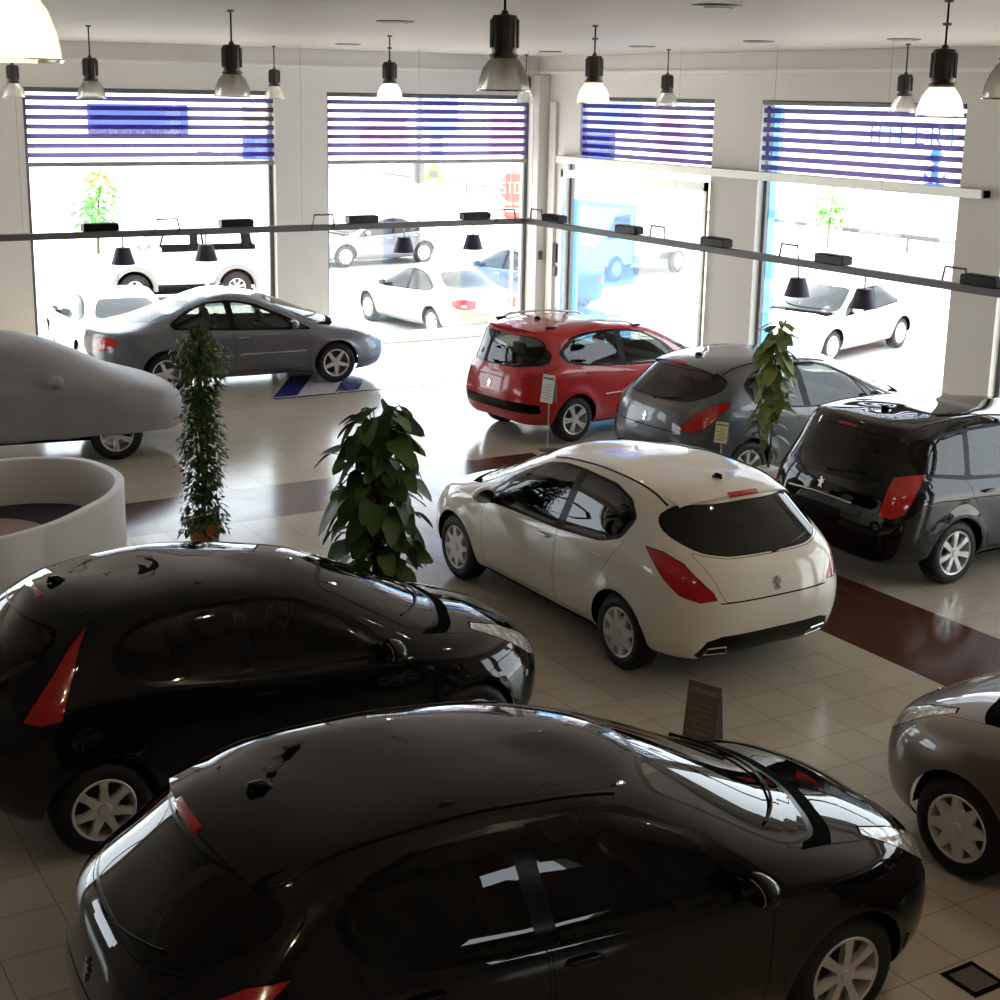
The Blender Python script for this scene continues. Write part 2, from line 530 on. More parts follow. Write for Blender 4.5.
def build_car(s):
    """s: dict describing one kind of car. Returns the Empty that carries its parts (front towards +x)."""
    wb, R = s['wb'], s.get('R', .315)
    ar = s.get('ar', R + .048)
    P = s['paint']
    root = empty(s.get('name', 'car'))
    G = body_grid(s['rows'], wb, s.get('sub', 5), s.get('flare', .018), ar, R)
    bm = grid_bm(G)
    lay = bm.faces.layers.int.new('tag')
    lay = bm.faces.layers.int['tag']
    W = max(r[2] for r in s['rows'])
    sidew = lambda c, n: c.y > .3 and (n.y > .42 or c.z < 1.0)
    zb = s['rows'][5][7][3]
    # joints of the big panels first, then what sits inside them
    if 'hood' in s: panel(bm, lay, 'top', rounded(s['hood'], .06), TI['hood'], lambda c, n: c.z > .62 and c.x > .2 and n.z > .12)
    if 'tailgate' in s: panel(bm, lay, 'end', rounded(s['tailgate'], .04), TI['tailgate'], lambda c, n: c.x < s.get('tgx', -1.45) and n.x < -.15)
    for nm in ('door_front', 'door_rear'):
        if nm in s: panel(bm, lay, 'side', rounded(s[nm], .03, 2), TI[nm], (lambda c, n: c.y > .3 and c.z < .95) if nm == 'door_front' else sidew)
    if 'bumper_r' in s:
        for pl in s['bumper_r']: cut(bm, lay, 'end', pl, TI['gap'], lambda c, n: c.x < -wb / 2 and c.z < 1.0, {TI['body']})
    for fr, pl, side in s.get('trims', ()):
        wh = {'r': lambda c, n: c.x < -wb / 2 - .2 and n.z < .7, 'f': lambda c, n: c.x > wb / 2 + .15 and c.z < .9, 's': sidew, 'h': lambda c, n: c.z > .85 and c.x > .2}[side]
        cut(bm, lay, fr, pl, TI['gap' if side == 'h' else 'trim'], wh)
    if 'lower' in s: cut(bm, lay, 'side', s['lower'], TI['lower'], None)
    if 'dlo' in s: cut(bm, lay, 'side', rounded(s['dlo'], .05), TI['trim'], sidew)
    for nm in ('win_front', 'win_rear', 'win_quarter', 'win_vent'):
        if nm in s: cut(bm, lay, 'side', rounded(s[nm], s.get('wr', .04)), TI[nm], sidew)
    xw = s.get('wsx', s['rows'][9][1] - .22)
    cut(bm, lay, 'end', rounded(offset(s['windshield'], -.012), .05), TI['trim'], lambda c, n: c.x > xw and c.z > zb and n.x > .1)
    cut(bm, lay, 'end', rounded(s['windshield'], .05), TI['windshield'], lambda c, n: c.x > xw and c.z > zb and n.x > .1)
    rx = s.get('rwx', -1.4)
    rwh = lambda c, n: c.x < rx and c.z > zb and n.x < -.08
    if not s.get('sedan'): cut(bm, lay, 'end', rounded(offset(s['rear_window'], -.010), .07), TI['trim'], rwh)
    cut(bm, lay, 'end', rounded(s['rear_window'], .07), TI['rear_window'], rwh)
    if 'brake_light' in s: cut(bm, lay, 'end', s['brake_light'], TI['brake_light'], rwh)
    if 'tail' in s:
        tw = lambda c, n: c.x < s.get('tailx', -wb / 2 - .12) and c.y > .25 and c.z < 1.5
        cut(bm, lay, s.get('tailf', 'rearq'), offset(s['tail'], -.006), TI['gap'], tw)
        cut(bm, lay, s.get('tailf', 'rearq'), s['tail'], TI['tail'], tw)
        if 'tail_clear' in s: cut(bm, lay, s.get('tailf', 'rearq'), s['tail_clear'], TI['tail_clear'], tw, {TI['tail']})
    hw = lambda c, n: c.x > wb / 2 - .1 and c.y > .2 and c.z > .45
    cut(bm, lay, 'frontq', offset(s['head'], -.006), TI['gap'], hw)
    cut(bm, lay, 'frontq', s['head'], TI['head'], hw)
    for cx in (-wb / 2, wb / 2):
        cut(bm, lay, 'side', circle(cx, R, ar), TI['delete'], lambda c, n: c.z < .95)
    dead = [f for f in bm.faces if f[lay] == TI['delete']]
    bmesh.ops.delete(bm, geom=dead, context='FACES')
    bvh = BVHTree.FromBMesh(bm)
    def surf_side(x, z):
        h = bvh.ray_cast(Vector((x, 3, z)), Vector((0, -1, 0)))
        return h[0], h[1]
    def surf_end(y, z, d=1):
        h = bvh.ray_cast(Vector((3 * d, y, z)), Vector((-d, 0, 0)))
        return h[0], h[1]
    def surf_top(x, y):
        h = bvh.ray_cast(Vector((x, y, 3)), Vector((0, 0, -1)))
        return h[0], h[1]
    # split into one mesh per part
    groups = {}
    for f in bm.faces: groups.setdefault(f[lay], []).append(f)
    def extract(tags, mirror, both, trimtags=()):
        b2 = bmesh.new()
        vm = {}
        for t in tags:
            for f in groups.get(TI[t], ()):
                for m in ((False, True) if both else (mirror,)):
                    vs = []
                    for v in f.verts:
                        k = (v.index, m)
                        if k not in vm:
                            c = v.co
                            vm[k] = b2.verts.new((c.x, -c.y if m else c.y, c.z))
                        vs.append(vm[k])
                    if m: vs = vs[::-1]
                    try: nf = b2.faces.new(vs)
                    except ValueError: continue
                    nf.material_index = 1 if t == 'gap' else (2 if t in ('trim', 'lower') else 0)
        if both: bmesh.ops.remove_doubles(b2, verts=[v for v in b2.verts if abs(v.co.y) < 1e-4], dist=1e-4)
        return b2
    bm.verts.index_update()
    def part(name, tags, mats, both=True, mirror=False, parent=root, thick=0):
        if not any(groups.get(TI[t]) for t in tags): return None
        b2 = extract(tags, mirror, both)
        me = bpy.data.meshes.new(name)
        b2.to_mesh(me); b2.free()
        for m in mats: me.materials.append(m)
        me.polygons.foreach_set('use_smooth', [True] * len(me.polygons))
        o = bpy.data.objects.new(name, me)
        link(o); o.parent = parent
        return o
    G1 = s.get('glass', GLASS)
    G2 = s.get('glass_rear', G1)
    body = part('body', ['body', 'gap', 'trim', 'lower'], [P, GAP, TRIM])
    part('hood', ['hood'], [P])
    tg = part('tailgate', ['tailgate'], [P])
    part('windshield', ['windshield'], [s.get('glass_ws', G1)])
    part('rear_window', ['rear_window'], [s.get('glass_back', G2)])
    o = part('brake_light', ['brake_light'], [REDLENS])
    for m in (False, True):
        df = part('door', ['door_front'], [P], False, m)
        dr = part('door', ['door_rear'], [P], False, m)
        part('side_window', ['win_front'], [G1], False, m, df or root)
        part('side_window', ['win_rear'], [G2], False, m, dr or root)
        part('quarter_window', ['win_quarter'], [G2], False, m)
        part('vent_window', ['win_vent'], [G1], False, m)
        part('tail_light', ['tail'], [REDLENS], False, m)
        part('reversing_light', ['tail_clear'], [CLEARLENS], False, m)
        part('headlight', ['head'], [CLEARLENS], False, m)
        sg = -1 if m else 1
        for d, hx in ((df, s.get('h1')), (dr, s.get('h2'))):
            if d and hx:
                p, n = surf_side(*hx)
                b3 = bmesh.new()
                y = p.y * sg
                tube(b3, [(hx[0] - .09, y, hx[1]), (hx[0] - .06, y + sg * .028, hx[1] + .004), (hx[0] + .06, y + sg * .028, hx[1] + .004), (hx[0] + .09, y, hx[1])], [.009, .013, .013, .009], 8)
                obj('door_handle', b3, s.get('handle', P), d)
        # mirror
        if 'mirror' in s:
            mx, mz = s['mirror']
            p, n = surf_side(mx, mz - .06)
            b3 = bmesh.new()
            bmesh.ops.create_uvsphere(b3, u_segments=20, v_segments=12, radius=1.0)
            for v in b3.verts:
                c = v.co
                xx = c.x if c.x > 0 else c.x * .35
                v.co = Vector((mx + xx * .095, sg * (p.y + .115) + c.y * .115, mz + c.z * .075 * (1.0 - .15 * c.y * sg)))
            hs = obj('mirror', b3, P, root)
            b3 = bmesh.new()
            tube(b3, [(mx, sg * (p.y - .01), mz - .06), (mx + .01, sg * (p.y + .06), mz - .045)], [.035, .03], 10)
            obj('mirror_arm', b3, TRIM, hs)
            b3 = bmesh.new()
            lathe(b3, [(0, 0), (.058, 0), (.06, -.004)], 20, Matrix.Translation((mx - .036, sg * (p.y + .118), mz)) @ Matrix.Diagonal((1, 1.5, 1, 1)) @ Matrix.Rotation(-PI / 2, 4, 'Y'))
            obj('mirror_glass', b3, CHROME, hs)
    # underbody, wheel houses and the cabin
    b3 = bmesh.new()
    xr0, xf0 = s['rows'][0][0], s['rows'][0][1]
    box(b3, ((xr0 + xf0) / 2, 0, s.get('ub', .25)), (xf0 - xr0 - .55, 1.0, .06))
    box(b3, (0, 0, .25), (wb - 2 * ar - .04, 2 * W - .22, .05))
    for cx in (-wb / 2, wb / 2):
        for sg in (-1, 1):
            n = 20
            a0, a1 = .0, PI
            rr = ar + .012
            prev = None
            for i in range(n + 1):
                a = a0 + (a1 - a0) * i / n
                c = Vector((cx + rr * math.cos(a), 0, R + rr * math.sin(a)))
                q = [b3.verts.new((c.x, sg * .52, c.z)), b3.verts.new((c.x, sg * (W - .10 - (.03 if c.z > .62 else .0)), c.z))]
                if prev: b3.faces.new((prev[0], prev[1], q[1], q[0]))
                prev = q
            vs = [b3.verts.new((cx + rr * math.cos(a0 + (a1 - a0) * i / n), sg * .52, R + rr * math.sin(a0 + (a1 - a0) * i / n))) for i in range(n + 1)]
            b3.faces.new(vs)
    obj('underbody', b3, GAP, root, smooth=False)
    if s.get('cabin', True):
        for y in (-.36, .36):
            o = obj('seat', seat_bm(.5), SEAT, root, loc=(s.get('sx', .0), y, -.03 + s.get('sz', 0)))
        obj('rear_seat', seat_bm(1.25, True), SEAT, root, loc=(s.get('sx', 0) - .82, 0, -.03 + s.get('sz', 0)))
        b3 = bmesh.new()
        dx = s.get('dash', .72)
        box(b3, (dx, 0, .80 + s.get('sz', 0)), (.42, 1.3, .24), None, .06, 3)
        M = Matrix.Translation((dx - .33, .36, .86 + s.get('sz', 0))) @ Matrix.Rotation(math.radians(-66), 4, 'Y')
        ring = [(M @ Vector((.17 * math.cos(a), .17 * math.sin(a), 0))) for a in np.linspace(0, 2 * PI, 25)]
        tube(b3, ring, .014, 6, False)
        tube(b3, [M @ Vector((0, -.16, 0)), M @ Vector((0, .16, 0))], .02, 6)
        tube(b3, [M @ Vector((0, 0, 0)), M @ Vector((0, 0, -.2))], .03, 6)
        obj('dashboard', b3, CABIN, root)
    # wheels
    ty, rim, dk = wheel_bms(s['wheel'], R, s.get('Rr', .2))
    tmesh = rmesh = dmesh = None
    wy = s.get('track', 0.76)
    for cx in (-wb / 2, wb / 2):
        for sg in (-1, 1):
            if tmesh is None:
                t = obj('wheel', ty, RUBBER, root)
                r = obj(s.get('rimname', 'rim'), rim, s.get('rimmat', ALLOY), t)
                d = obj('brake_disc', dk, DISC, t)
                tmesh, rmesh, dmesh = t.data, r.data, d.data
            else:
                t = link(bpy.data.objects.new('wheel', tmesh)); t.parent = root
                r = link(bpy.data.objects.new(s.get('rimname', 'rim'), rmesh)); r.parent = t
                d = link(bpy.data.objects.new('brake_disc', dmesh)); d.parent = t
            t.location = (cx, sg * wy, R)
            t.rotation_euler = (0, .35 * cx + .2 * sg, 0 if sg < 0 else PI)
            t.rotation_mode = 'ZXY' if False else 'XYZ'
    # badges, aerial, wiper, mouldings
    if s.get('lion'):
        for d, yz, sc in ((-1, s['lion'][0], .055), (1, s['lion'][1], .055)):
            if yz is None: continue
            y, z = yz
            p, n = surf_end(max(y, .002), z, d)
            if p is None: continue
            b3 = bmesh.new()
            zx = n.normalized()
            ex = Vector((0, -1 if d < 0 else 1, 0))
            ez = zx.cross(ex).normalized()
            M = Matrix((ex, ez, zx)).transposed().to_4x4()
            M.translation = p + zx * .002
            prism(b3, [(a * sc, b * sc) for a, b in LION], 0, .009, M)
            obj('emblem', b3, CHROME, (tg if d < 0 and tg else root), smooth=False)
    if 'aerial' in s:
        p, n = surf_top(s['aerial'], .001)
        b3 = bmesh.new()
        if s.get('aerial_long'):
            tube(b3, [p, p + Vector((-.02, 0, .02)), p + Vector((-.15, 0, .30))], [.018, .012, .003], 8)
        else:
            tube(b3, [p + Vector((.05, 0, -.005)), p + Vector((.0, 0, .018)), p + Vector((-.05, 0, .022)), p + Vector((-.06, 0, 0))], [.012, .026, .02, .01], 10)
        obj('aerial', b3, TRIM, root)
    def run(pts, r, dz=0.0, n=6):
        out = []
        for x, y in pts:
            p, q = surf_top(x, y)
            if p: out.append(p + Vector((0, 0, dz)))
        return out
    if 'roof_line' in s:
        x0, x1, y0, y1 = s['roof_line']
        for sg in (-1, 1):
            pts = run([(x0 + (x1 - x0) * t, y0 + (y1 - y0) * t) for t in np.linspace(0, 1, 14)], .006, .003)
            pts = [Vector((p.x, p.y * sg, p.z)) for p in pts]
            b3 = bmesh.new(); tube(b3, pts, .009, 6)
            obj('roof_moulding', b3, TRIM, root)
    if 'roof_rail' in s:
        x0, x1, yy = s['roof_rail']
        for sg in (-1, 1):
            pts = run([(x0 + (x1 - x0) * t, yy) for t in np.linspace(0, 1, 12)], .01, .045)
            pts = [Vector((p.x, p.y * sg, p.z)) for p in pts]
            pts[0].z -= .045; pts[-1].z -= .045
            b3 = bmesh.new(); tube(b3, pts, .016, 8)
            rr = obj('roof_rail', b3, s.get('railmat', ALLOY), root)
            for q in (pts[0], pts[-1]):
                b3 = bmesh.new(); box(b3, (q.x, q.y, q.z + .012), (.16, .04, .035), None, .01)
                obj('rail_foot', b3, TRIM, rr)
    if s.get('spoiler'):
        x0, x1, hw_, dz, over = s['spoiler']
        b3 = bmesh.new(); prev = None
        for y in np.linspace(-hw_, hw_, 25):
            t = abs(y) / hw_
            xa = x0 - .03 * t; xb = x1 + .10 * t ** 2.5
            pa, n = surf_top(xa, abs(y) + .001); pm, n = surf_top((xa + xb) / 2, abs(y) + .001)
            h = max(.006, .030 * (1 - t ** 4))
            zm = max(pm.z, pa.z - .02)
            ring = [Vector((xa + .02, y, pa.z + .001)), Vector(((xa + xb) / 2, y, zm + .006)), Vector((xb, y, pa.z - dz)), Vector((xb + .012, y, pa.z - dz - h)), Vector((xb + .10, y, pa.z - dz - h - .01))]
            vs_ = [b3.verts.new(p) for p in ring]
            if prev:
                for q in range(4): b3.faces.new((prev[q], prev[q + 1], vs_[q + 1], vs_[q]))
            prev = vs_
        bmesh.ops.recalc_face_normals(b3, faces=b3.faces)
        if sum(f.normal.z * f.calc_area() for f in b3.faces) < 0: bmesh.ops.reverse_faces(b3, faces=b3.faces)
        sp_ = obj('spoiler', b3, P, root)
        pa, n = surf_top(x0, .001)
        b3 = bmesh.new(); box(b3, (x1 + .010, 0, pa.z - dz - .004), (.045, .30, .024), Matrix.Rotation(-.5, 3, 'Y'), .004)
        obj('brake_light', b3, REDLENS, sp_)
    if 'wiper' in s:
        (y0, z0), (y1, z1) = s['wiper']
        pts = []
        for t in np.linspace(0, 1, 7):
            y = y0 + (y1 - y0) * t
            p, n = surf_end(abs(y) + .001, z0 + (z1 - z0) * t, -1)
            if p: pts.append(Vector((p.x - .012, y, p.z)))
        b3 = bmesh.new(); tube(b3, pts, [.012] + [.008] * (len(pts) - 1), 6)
        obj('rear_wiper', b3, TRIM, tg or root)
    if s.get('front_wipers'):
        for ya, yb, za, zc in s['front_wipers']:
            pts = []
            for t in np.linspace(0, 1, 9):
                y = ya + (yb - ya) * t
                p, n = surf_end(abs(y) + .001, za + (zc - za) * t, 1)
                if p: pts.append(Vector((p.x, y, p.z)) + n * .014)
            b3 = bmesh.new(); tube(b3, pts, .008, 6)
            obj('wiper', b3, TRIM, root)
    for nm, bars in s.get('bars', {}).items():
        # thin mouldings that follow a surface: (frame, points, radius, material, mirrored)
        for fr, pts2, r, m, both, d in bars:
            for sg in ((1, -1) if both else (1,)):
                pts = []
                for a, b in pts2:
                    if fr == 'side': p, n = surf_side(a, b)
                    elif fr == 'end':
                        p, n = surf_end(abs(a) + .001, b, d)
                        if p is not None: p = Vector((p.x, math.copysign(p.y, a) if a else 0, p.z)); n = Vector((n.x, 0, n.z))
                    if p is None: continue
                    q = p + n * .004
                    pts.append(Vector((q.x, q.y * sg, q.z)))
                if len(pts) > 1:
                    b3 = bmesh.new(); tube(b3, pts, r, 6)
                    obj(nm, b3, m, root)
    bm.free()
    return root
# ------------------------------------------------------------------ the kinds of car
def R_(xr, xf, W, Lr, Lf, nr, nf, *z): return (xr, xf, W, Lr, Lf, nr, nf, list(z))

ROWS308 = [
    R_(-1.93, 2.04, .74, .45, .70, 3.6, 3.0, .30, .27, .21, .20, .20, .20, .20),
    R_(-1.99, 2.12, .84, .50, .78, 3.6, 3.0, .35, .32, .26, .25, .25, .25, .26),
    R_(-2.05, 2.19, .895, .55, .90, 3.2, 2.7, .50, .48, .44, .42, .42, .42, .42),
    R_(-2.08, 2.21, .910, .60, 1.0, 3.1, 2.6, .66, .66, .62, .59, .58, .57, .56),
    R_(-2.06, 2.18, .912, .62, 1.1, 3.0, 2.5, .78, .79, .78, .75, .73, .70, .66),
    R_(-2.03, 2.08, .900, .64, 1.2, 3.0, 2.5, .93, .94, .93, .90, .87, .82, .77),
    R_(-2.00, 1.78, .875, .64, 1.1, 2.9, 2.5, 1.01, 1.01, 1.00, .96, .93, .91, .90),
    R_(-1.96, 1.34, .835, .64, .75, 2.9, 2.4, 1.07, 1.07, 1.05, .99, .96, .985, 1.01),
    R_(-1.87, .93, .775, .66, .72, 2.8, 2.3, 1.23, 1.23, 1.23, 1.21, 1.17, 1.18, 1.21),
    R_(-1.76, .47, .68, .72, .72, 2.7, 2.3, 1.425, 1.41, 1.43, 1.435, 1.40, 1.38, 1.40),
    R_(-1.66, .28, .54, .75, .70, 2.6, 2.3, 1.468, 1.462, 1.482, 1.49, 1.468, 1.44, 1.45),
    R_(-1.45, .1, .28, .7, .6, 2.4, 2.2, 1.487, 1.487, 1.497, 1.505, 1.492, 1.475, 1.475),
    R_(-1.30, -.02, .0, .6, .6, 2.2, 2.2, 1.490, 1.490, 1.50, 1.508, 1.50, 1.485, 1.483),
]

def lifted(rows, dz):
    out = []
    for i, r in enumerate(rows):
        r = list(r); k = max(0, min(1, (i - 6) / 3))
        r[7] = [z + dz * k for z in r[7]]
        out.append(tuple(r))
    return out

def tailed(rows, lo, hi):
    out = []
    for i, r in enumerate(rows):
        r = list(r)
        r[0] += -lo if i <= 6 else (-lo * .8 if i == 7 else (0 if i == 8 else hi))
        out.append(tuple(r))
    return out
ROWS308 = lifted(tailed(ROWS308, .12, .05), .03)

S308 = dict(
    wb=2.608, R=.316, Rr=.205, rows=ROWS308, paint=BLACK_P, wheel='alloy7', track=.775,
    hood=[(1.96, -.3), (1.97, .28), (1.90, .50), (1.66, .66), (1.0, .74), (.98, .66), (1.12, .5), (1.2, .3), (1.22, -.3)],
    tailgate=[(-.3, .76), (.50, .76), (.56, .90), (.62, 1.02), (.66, 1.12), (.58, 1.095), (.4, 1.07), (-.3, 1.065)],
    door_front=[(.80, .30), (.80, .80), (.74, .93), (.40, 1.245), (.06, 1.415), (-.20, 1.442), (-.485, 1.453), (-.40, .95), (-.37, .50), (-.37, .30)],
    door_rear=[(-.385, .30), (-.385, .50), (-.415, .95), (-.50, 1.453), (-.9, 1.442), (-1.14, 1.385), (-1.33, 1.24), (-1.27, 1.04), (-1.10, .80), (-.93, .55), (-.86, .30)],
    dlo=[(.90, .91), (.48, 1.215), (.10, 1.395), (-.16, 1.442), (-.5, 1.458), (-.95, 1.445), (-1.20, 1.385), (-1.35, 1.265), (-1.24, 1.08), (-1.0, 1.0), (-.4, .95)],
    win_front=[(.64, .94), (.39, 1.222), (.06, 1.378), (-.12, 1.42), (-.43, 1.437), (-.34, .965)],
    win_rear=[(-.45, .975), (-.53, 1.438), (-.93, 1.425), (-1.17, 1.365), (-1.30, 1.262), (-1.20, 1.10), (-.98, 1.02)],
    win_vent=[(.84, .93), (.68, .94), (.48, 1.165)], wr=.03,
    windshield=[(-.2, 1.03), (.40, 1.02), (.66, .99), (.715, 1.02), (.63, 1.2), (.54, 1.365), (.40, 1.405), (-.2, 1.43)],
    rear_window=[(-.2, 1.085), (.40, 1.09), (.60, 1.12), (.72, 1.21), (.68, 1.32), (.55, 1.395), (-.2, 1.415)], rwx=-1.45,
    spoiler=(-1.42, -1.72, .56, .045, 0),
    tail=[(-1.10, .79), (-.98, .775), (-.82, .82), (-.69, .92), (-.56, 1.05), (-.515, 1.10), (-.66, 1.095), (-.83, 1.04), (-.97, .93), (-1.07, .84)],
    head=[(1.16, .62), (1.10, .60), (.98, .64), (.84, .74), (.66, .90), (.72, .905), (.90, .84), (1.06, .75), (1.15, .68)],
    trims=[('end', [(-.2, .24), (.56, .24), (.68, .33), (.62, .45), (.5, .485), (-.2, .485)], 'r'),
           ('end', [(-.2, .30), (.56, .30), (.50, .50), (.3, .56), (-.2, .57)], 'f'),
           ('end', [(-.2, .985), (.42, .975), (.70, .945), (.74, .985), (.66, 1.0), (.40, 1.03), (-.2, 1.04)], 'h')],
    bumper_r=[[(-.2, .752), (.53, .752), (.55, .762), (-.2, .762)], ],
    wiper=((-.02, 1.075), (-.46, 1.14)), aerial=-1.38, roof_line=(.10, -1.52, .565, .60),
    front_wipers=[(.52, -.15, 1.04, 1.06), (-.10, -.62, 1.06, 1.09)],
    mirror=(.64, 1.0), h1=(-.24, .86), h2=(-1.0, .90), lion=((.0, .855), (.0, .66)),
)
S308W = dict(S308, name='white_hatchback', paint=WHITE_P, wheel='cover8', rimmat=COVER, rimname='hub_cap', glass=GLASS_D, glass_rear=GLASS_B, glass_back=GLASS_B, glass_ws=GLASS)
S308W['bars'] = {'exhaust_trim': [('end', [(.40, .315), (.44, .385), (.60, .385), (.615, .33), (.40, .315)], .008, CHROME, False, -1),
                                  ('end', [(-.40, .315), (-.44, .385), (-.60, .385), (-.615, .33), (-.40, .315)], .008, CHROME, False, -1)]}

def shift_rear(rows, dxl, dxh, dz=0.0, start=7):
    out = []
    for i, r in enumerate(rows):
        r = list(r); r[7] = list(r[7])
        r[0] += dxl if i < start else dxh
        if i >= start + 1:
            r[7] = [z + dz * k for z, k in zip(r[7], (1, 1, 1, .8, .5, .35, .35))]
        out.append(tuple(r))
    return out

# estate: longer tail, upright back
R308SW = []
for i, r in enumerate(ROWS308):
    r = list(r); r[7] = list(r[7])
    r[0] += -.16 if i < 7 else (-.20 if i < 8 else -.27 if i < 10 else -.36)
    r[1] += .02
    if i >= 8: r[7] = [z + d for z, d in zip(r[7], (.055, .06, .07, .06, .035, .03, .03))]
    if i >= 9: r[3] = .45; r[2] += .02 if i < 12 else 0; r[5] = 3.4
    R308SW.append(tuple(r))
S308SW = dict(S308, name='black_estate_car', spoiler=None, rows=R308SW, wb=2.708, wheel='alloy7', Rr=.215,
    tailgate=[(-.3, .72), (.52, .72), (.58, .92), (.62, 1.02), (.64, 1.09), (.56, 1.06), (.4, 1.035), (-.3, 1.03)],
    door_rear=[(-.385, .30), (-.385, .50), (-.415, .95), (-.47, 1.47), (-1.22, 1.47), (-1.28, 1.24), (-1.28, 1.04), (-1.15, .80), (-.98, .55), (-.91, .30)],
    dlo=[(.80, .925), (.42, 1.222), (.06, 1.41), (-.20, 1.47), (-.6, 1.495), (-1.3, 1.49), (-1.85, 1.43), (-1.93, 1.30), (-1.86, 1.12), (-1.3, 1.03), (-.4, .965)],
    win_front=[(.60, .955), (.35, 1.222), (.03, 1.39), (-.40, 1.46), (-.33, .985)],
    win_rear=[(-.45, .995), (-.52, 1.465), (-1.16, 1.462), (-1.20, 1.06)],
    win_quarter=[(-1.27, 1.07), (-1.24, 1.46), (-1.78, 1.41), (-1.86, 1.30), (-1.80, 1.14)],
    rear_window=[(-.2, 1.045), (.40, 1.05), (.60, 1.09), (.70, 1.19), (.68, 1.36), (.58, 1.44), (-.2, 1.46)], rwx=-1.6,
    brake_light=[(-.2, 1.475), (.12, 1.472), (.12, 1.49), (-.2, 1.493)],
    tail=[(-1.10, .76), (-.98, .745), (-.86, .79), (-.80, .9), (-.72, 1.08), (-.68, 1.13), (-.80, 1.135), (-.98, 1.11), (-1.03, 1.0)],
    trims=[('end', [(-.2, .24), (.60, .24), (.68, .33), (.62, .42), (-.2, .44)], 'r'),
           ('end', [(-.2, .30), (.56, .30), (.50, .50), (.3, .56), (-.2, .57)], 'f'),
           ('end', [(-.2, .60), (.30, .60), (.31, .75), (-.2, .76)], 'r'),
           ('end', [(-.2, .985), (.42, .975), (.70, .945), (.74, .985), (.66, 1.0), (.40, 1.03), (-.2, 1.04)], 'h')],
    glass=GLASS, glass_rear=GLASS_D, glass_back=GLASS_B, aerial=-1.5, roof_line=(.10, -1.8, .565, .62),
    wiper=((-.02, 1.075), (-.46, 1.12)), lion=((.0, .94), (.0, .66)),
    bars={'tailgate_trim_bar': [('end', [(-.42, .825), (-.2, .84), (0, .843), (.2, .84), (.42, .825)], .016, CHROME, False, -1)]})

ROWS207 = [
    R_(-1.84, 1.92, .72, .45, .70, 3.6, 3.0, .30, .27, .21, .20, .20, .20, .20),
    R_(-1.90, 2.00, .80, .50, .78, 3.6, 3.0, .36, .33, .26, .25, .25, .25, .26),
    R_(-1.96, 2.06, .855, .55, .90, 3.1, 2.6, .50, .48, .44, .42, .42, .42, .42),
    R_(-1.98, 2.07, .868, .60, 1.0, 3.0, 2.5, .64, .64, .62, .59, .58, .57, .56),
    R_(-1.95, 2.03, .868, .62, 1.1, 2.9, 2.4, .78, .79, .78, .75, .73, .70, .68),
    R_(-1.92, 1.92, .855, .64, 1.2, 2.9, 2.4, .92, .93, .93, .90, .87, .82, .79),
    R_(-1.88, 1.62, .83, .64, 1.1, 2.8, 2.4, 1.00, 1.01, 1.01, .96, .93, .91, .91),
    R_(-1.83, 1.22, .79, .64, .75, 2.8, 2.3, 1.07, 1.07, 1.06, .99, .96, .985, 1.01),
    R_(-1.72, .85, .73, .66, .72, 2.7, 2.3, 1.23, 1.23, 1.23, 1.21, 1.17, 1.18, 1.21),
    R_(-1.58, .42, .635, .72, .72, 2.6, 2.3, 1.40, 1.39, 1.41, 1.425, 1.39, 1.37, 1.39),
    R_(-1.48, .24, .50, .75, .70, 2.5, 2.3, 1.445, 1.44, 1.46, 1.475, 1.455, 1.43, 1.44),
    R_(-1.3, .06, .26, .7, .6, 2.4, 2.2, 1.465, 1.465, 1.477, 1.49, 1.478, 1.462, 1.462),
    R_(-1.15, -.04, .0, .6, .6, 2.2, 2.2, 1.468, 1.468, 1.48, 1.493, 1.485, 1.47, 1.468),
]
ROWS207 = lifted(tailed(ROWS207, 0, .07), .03)
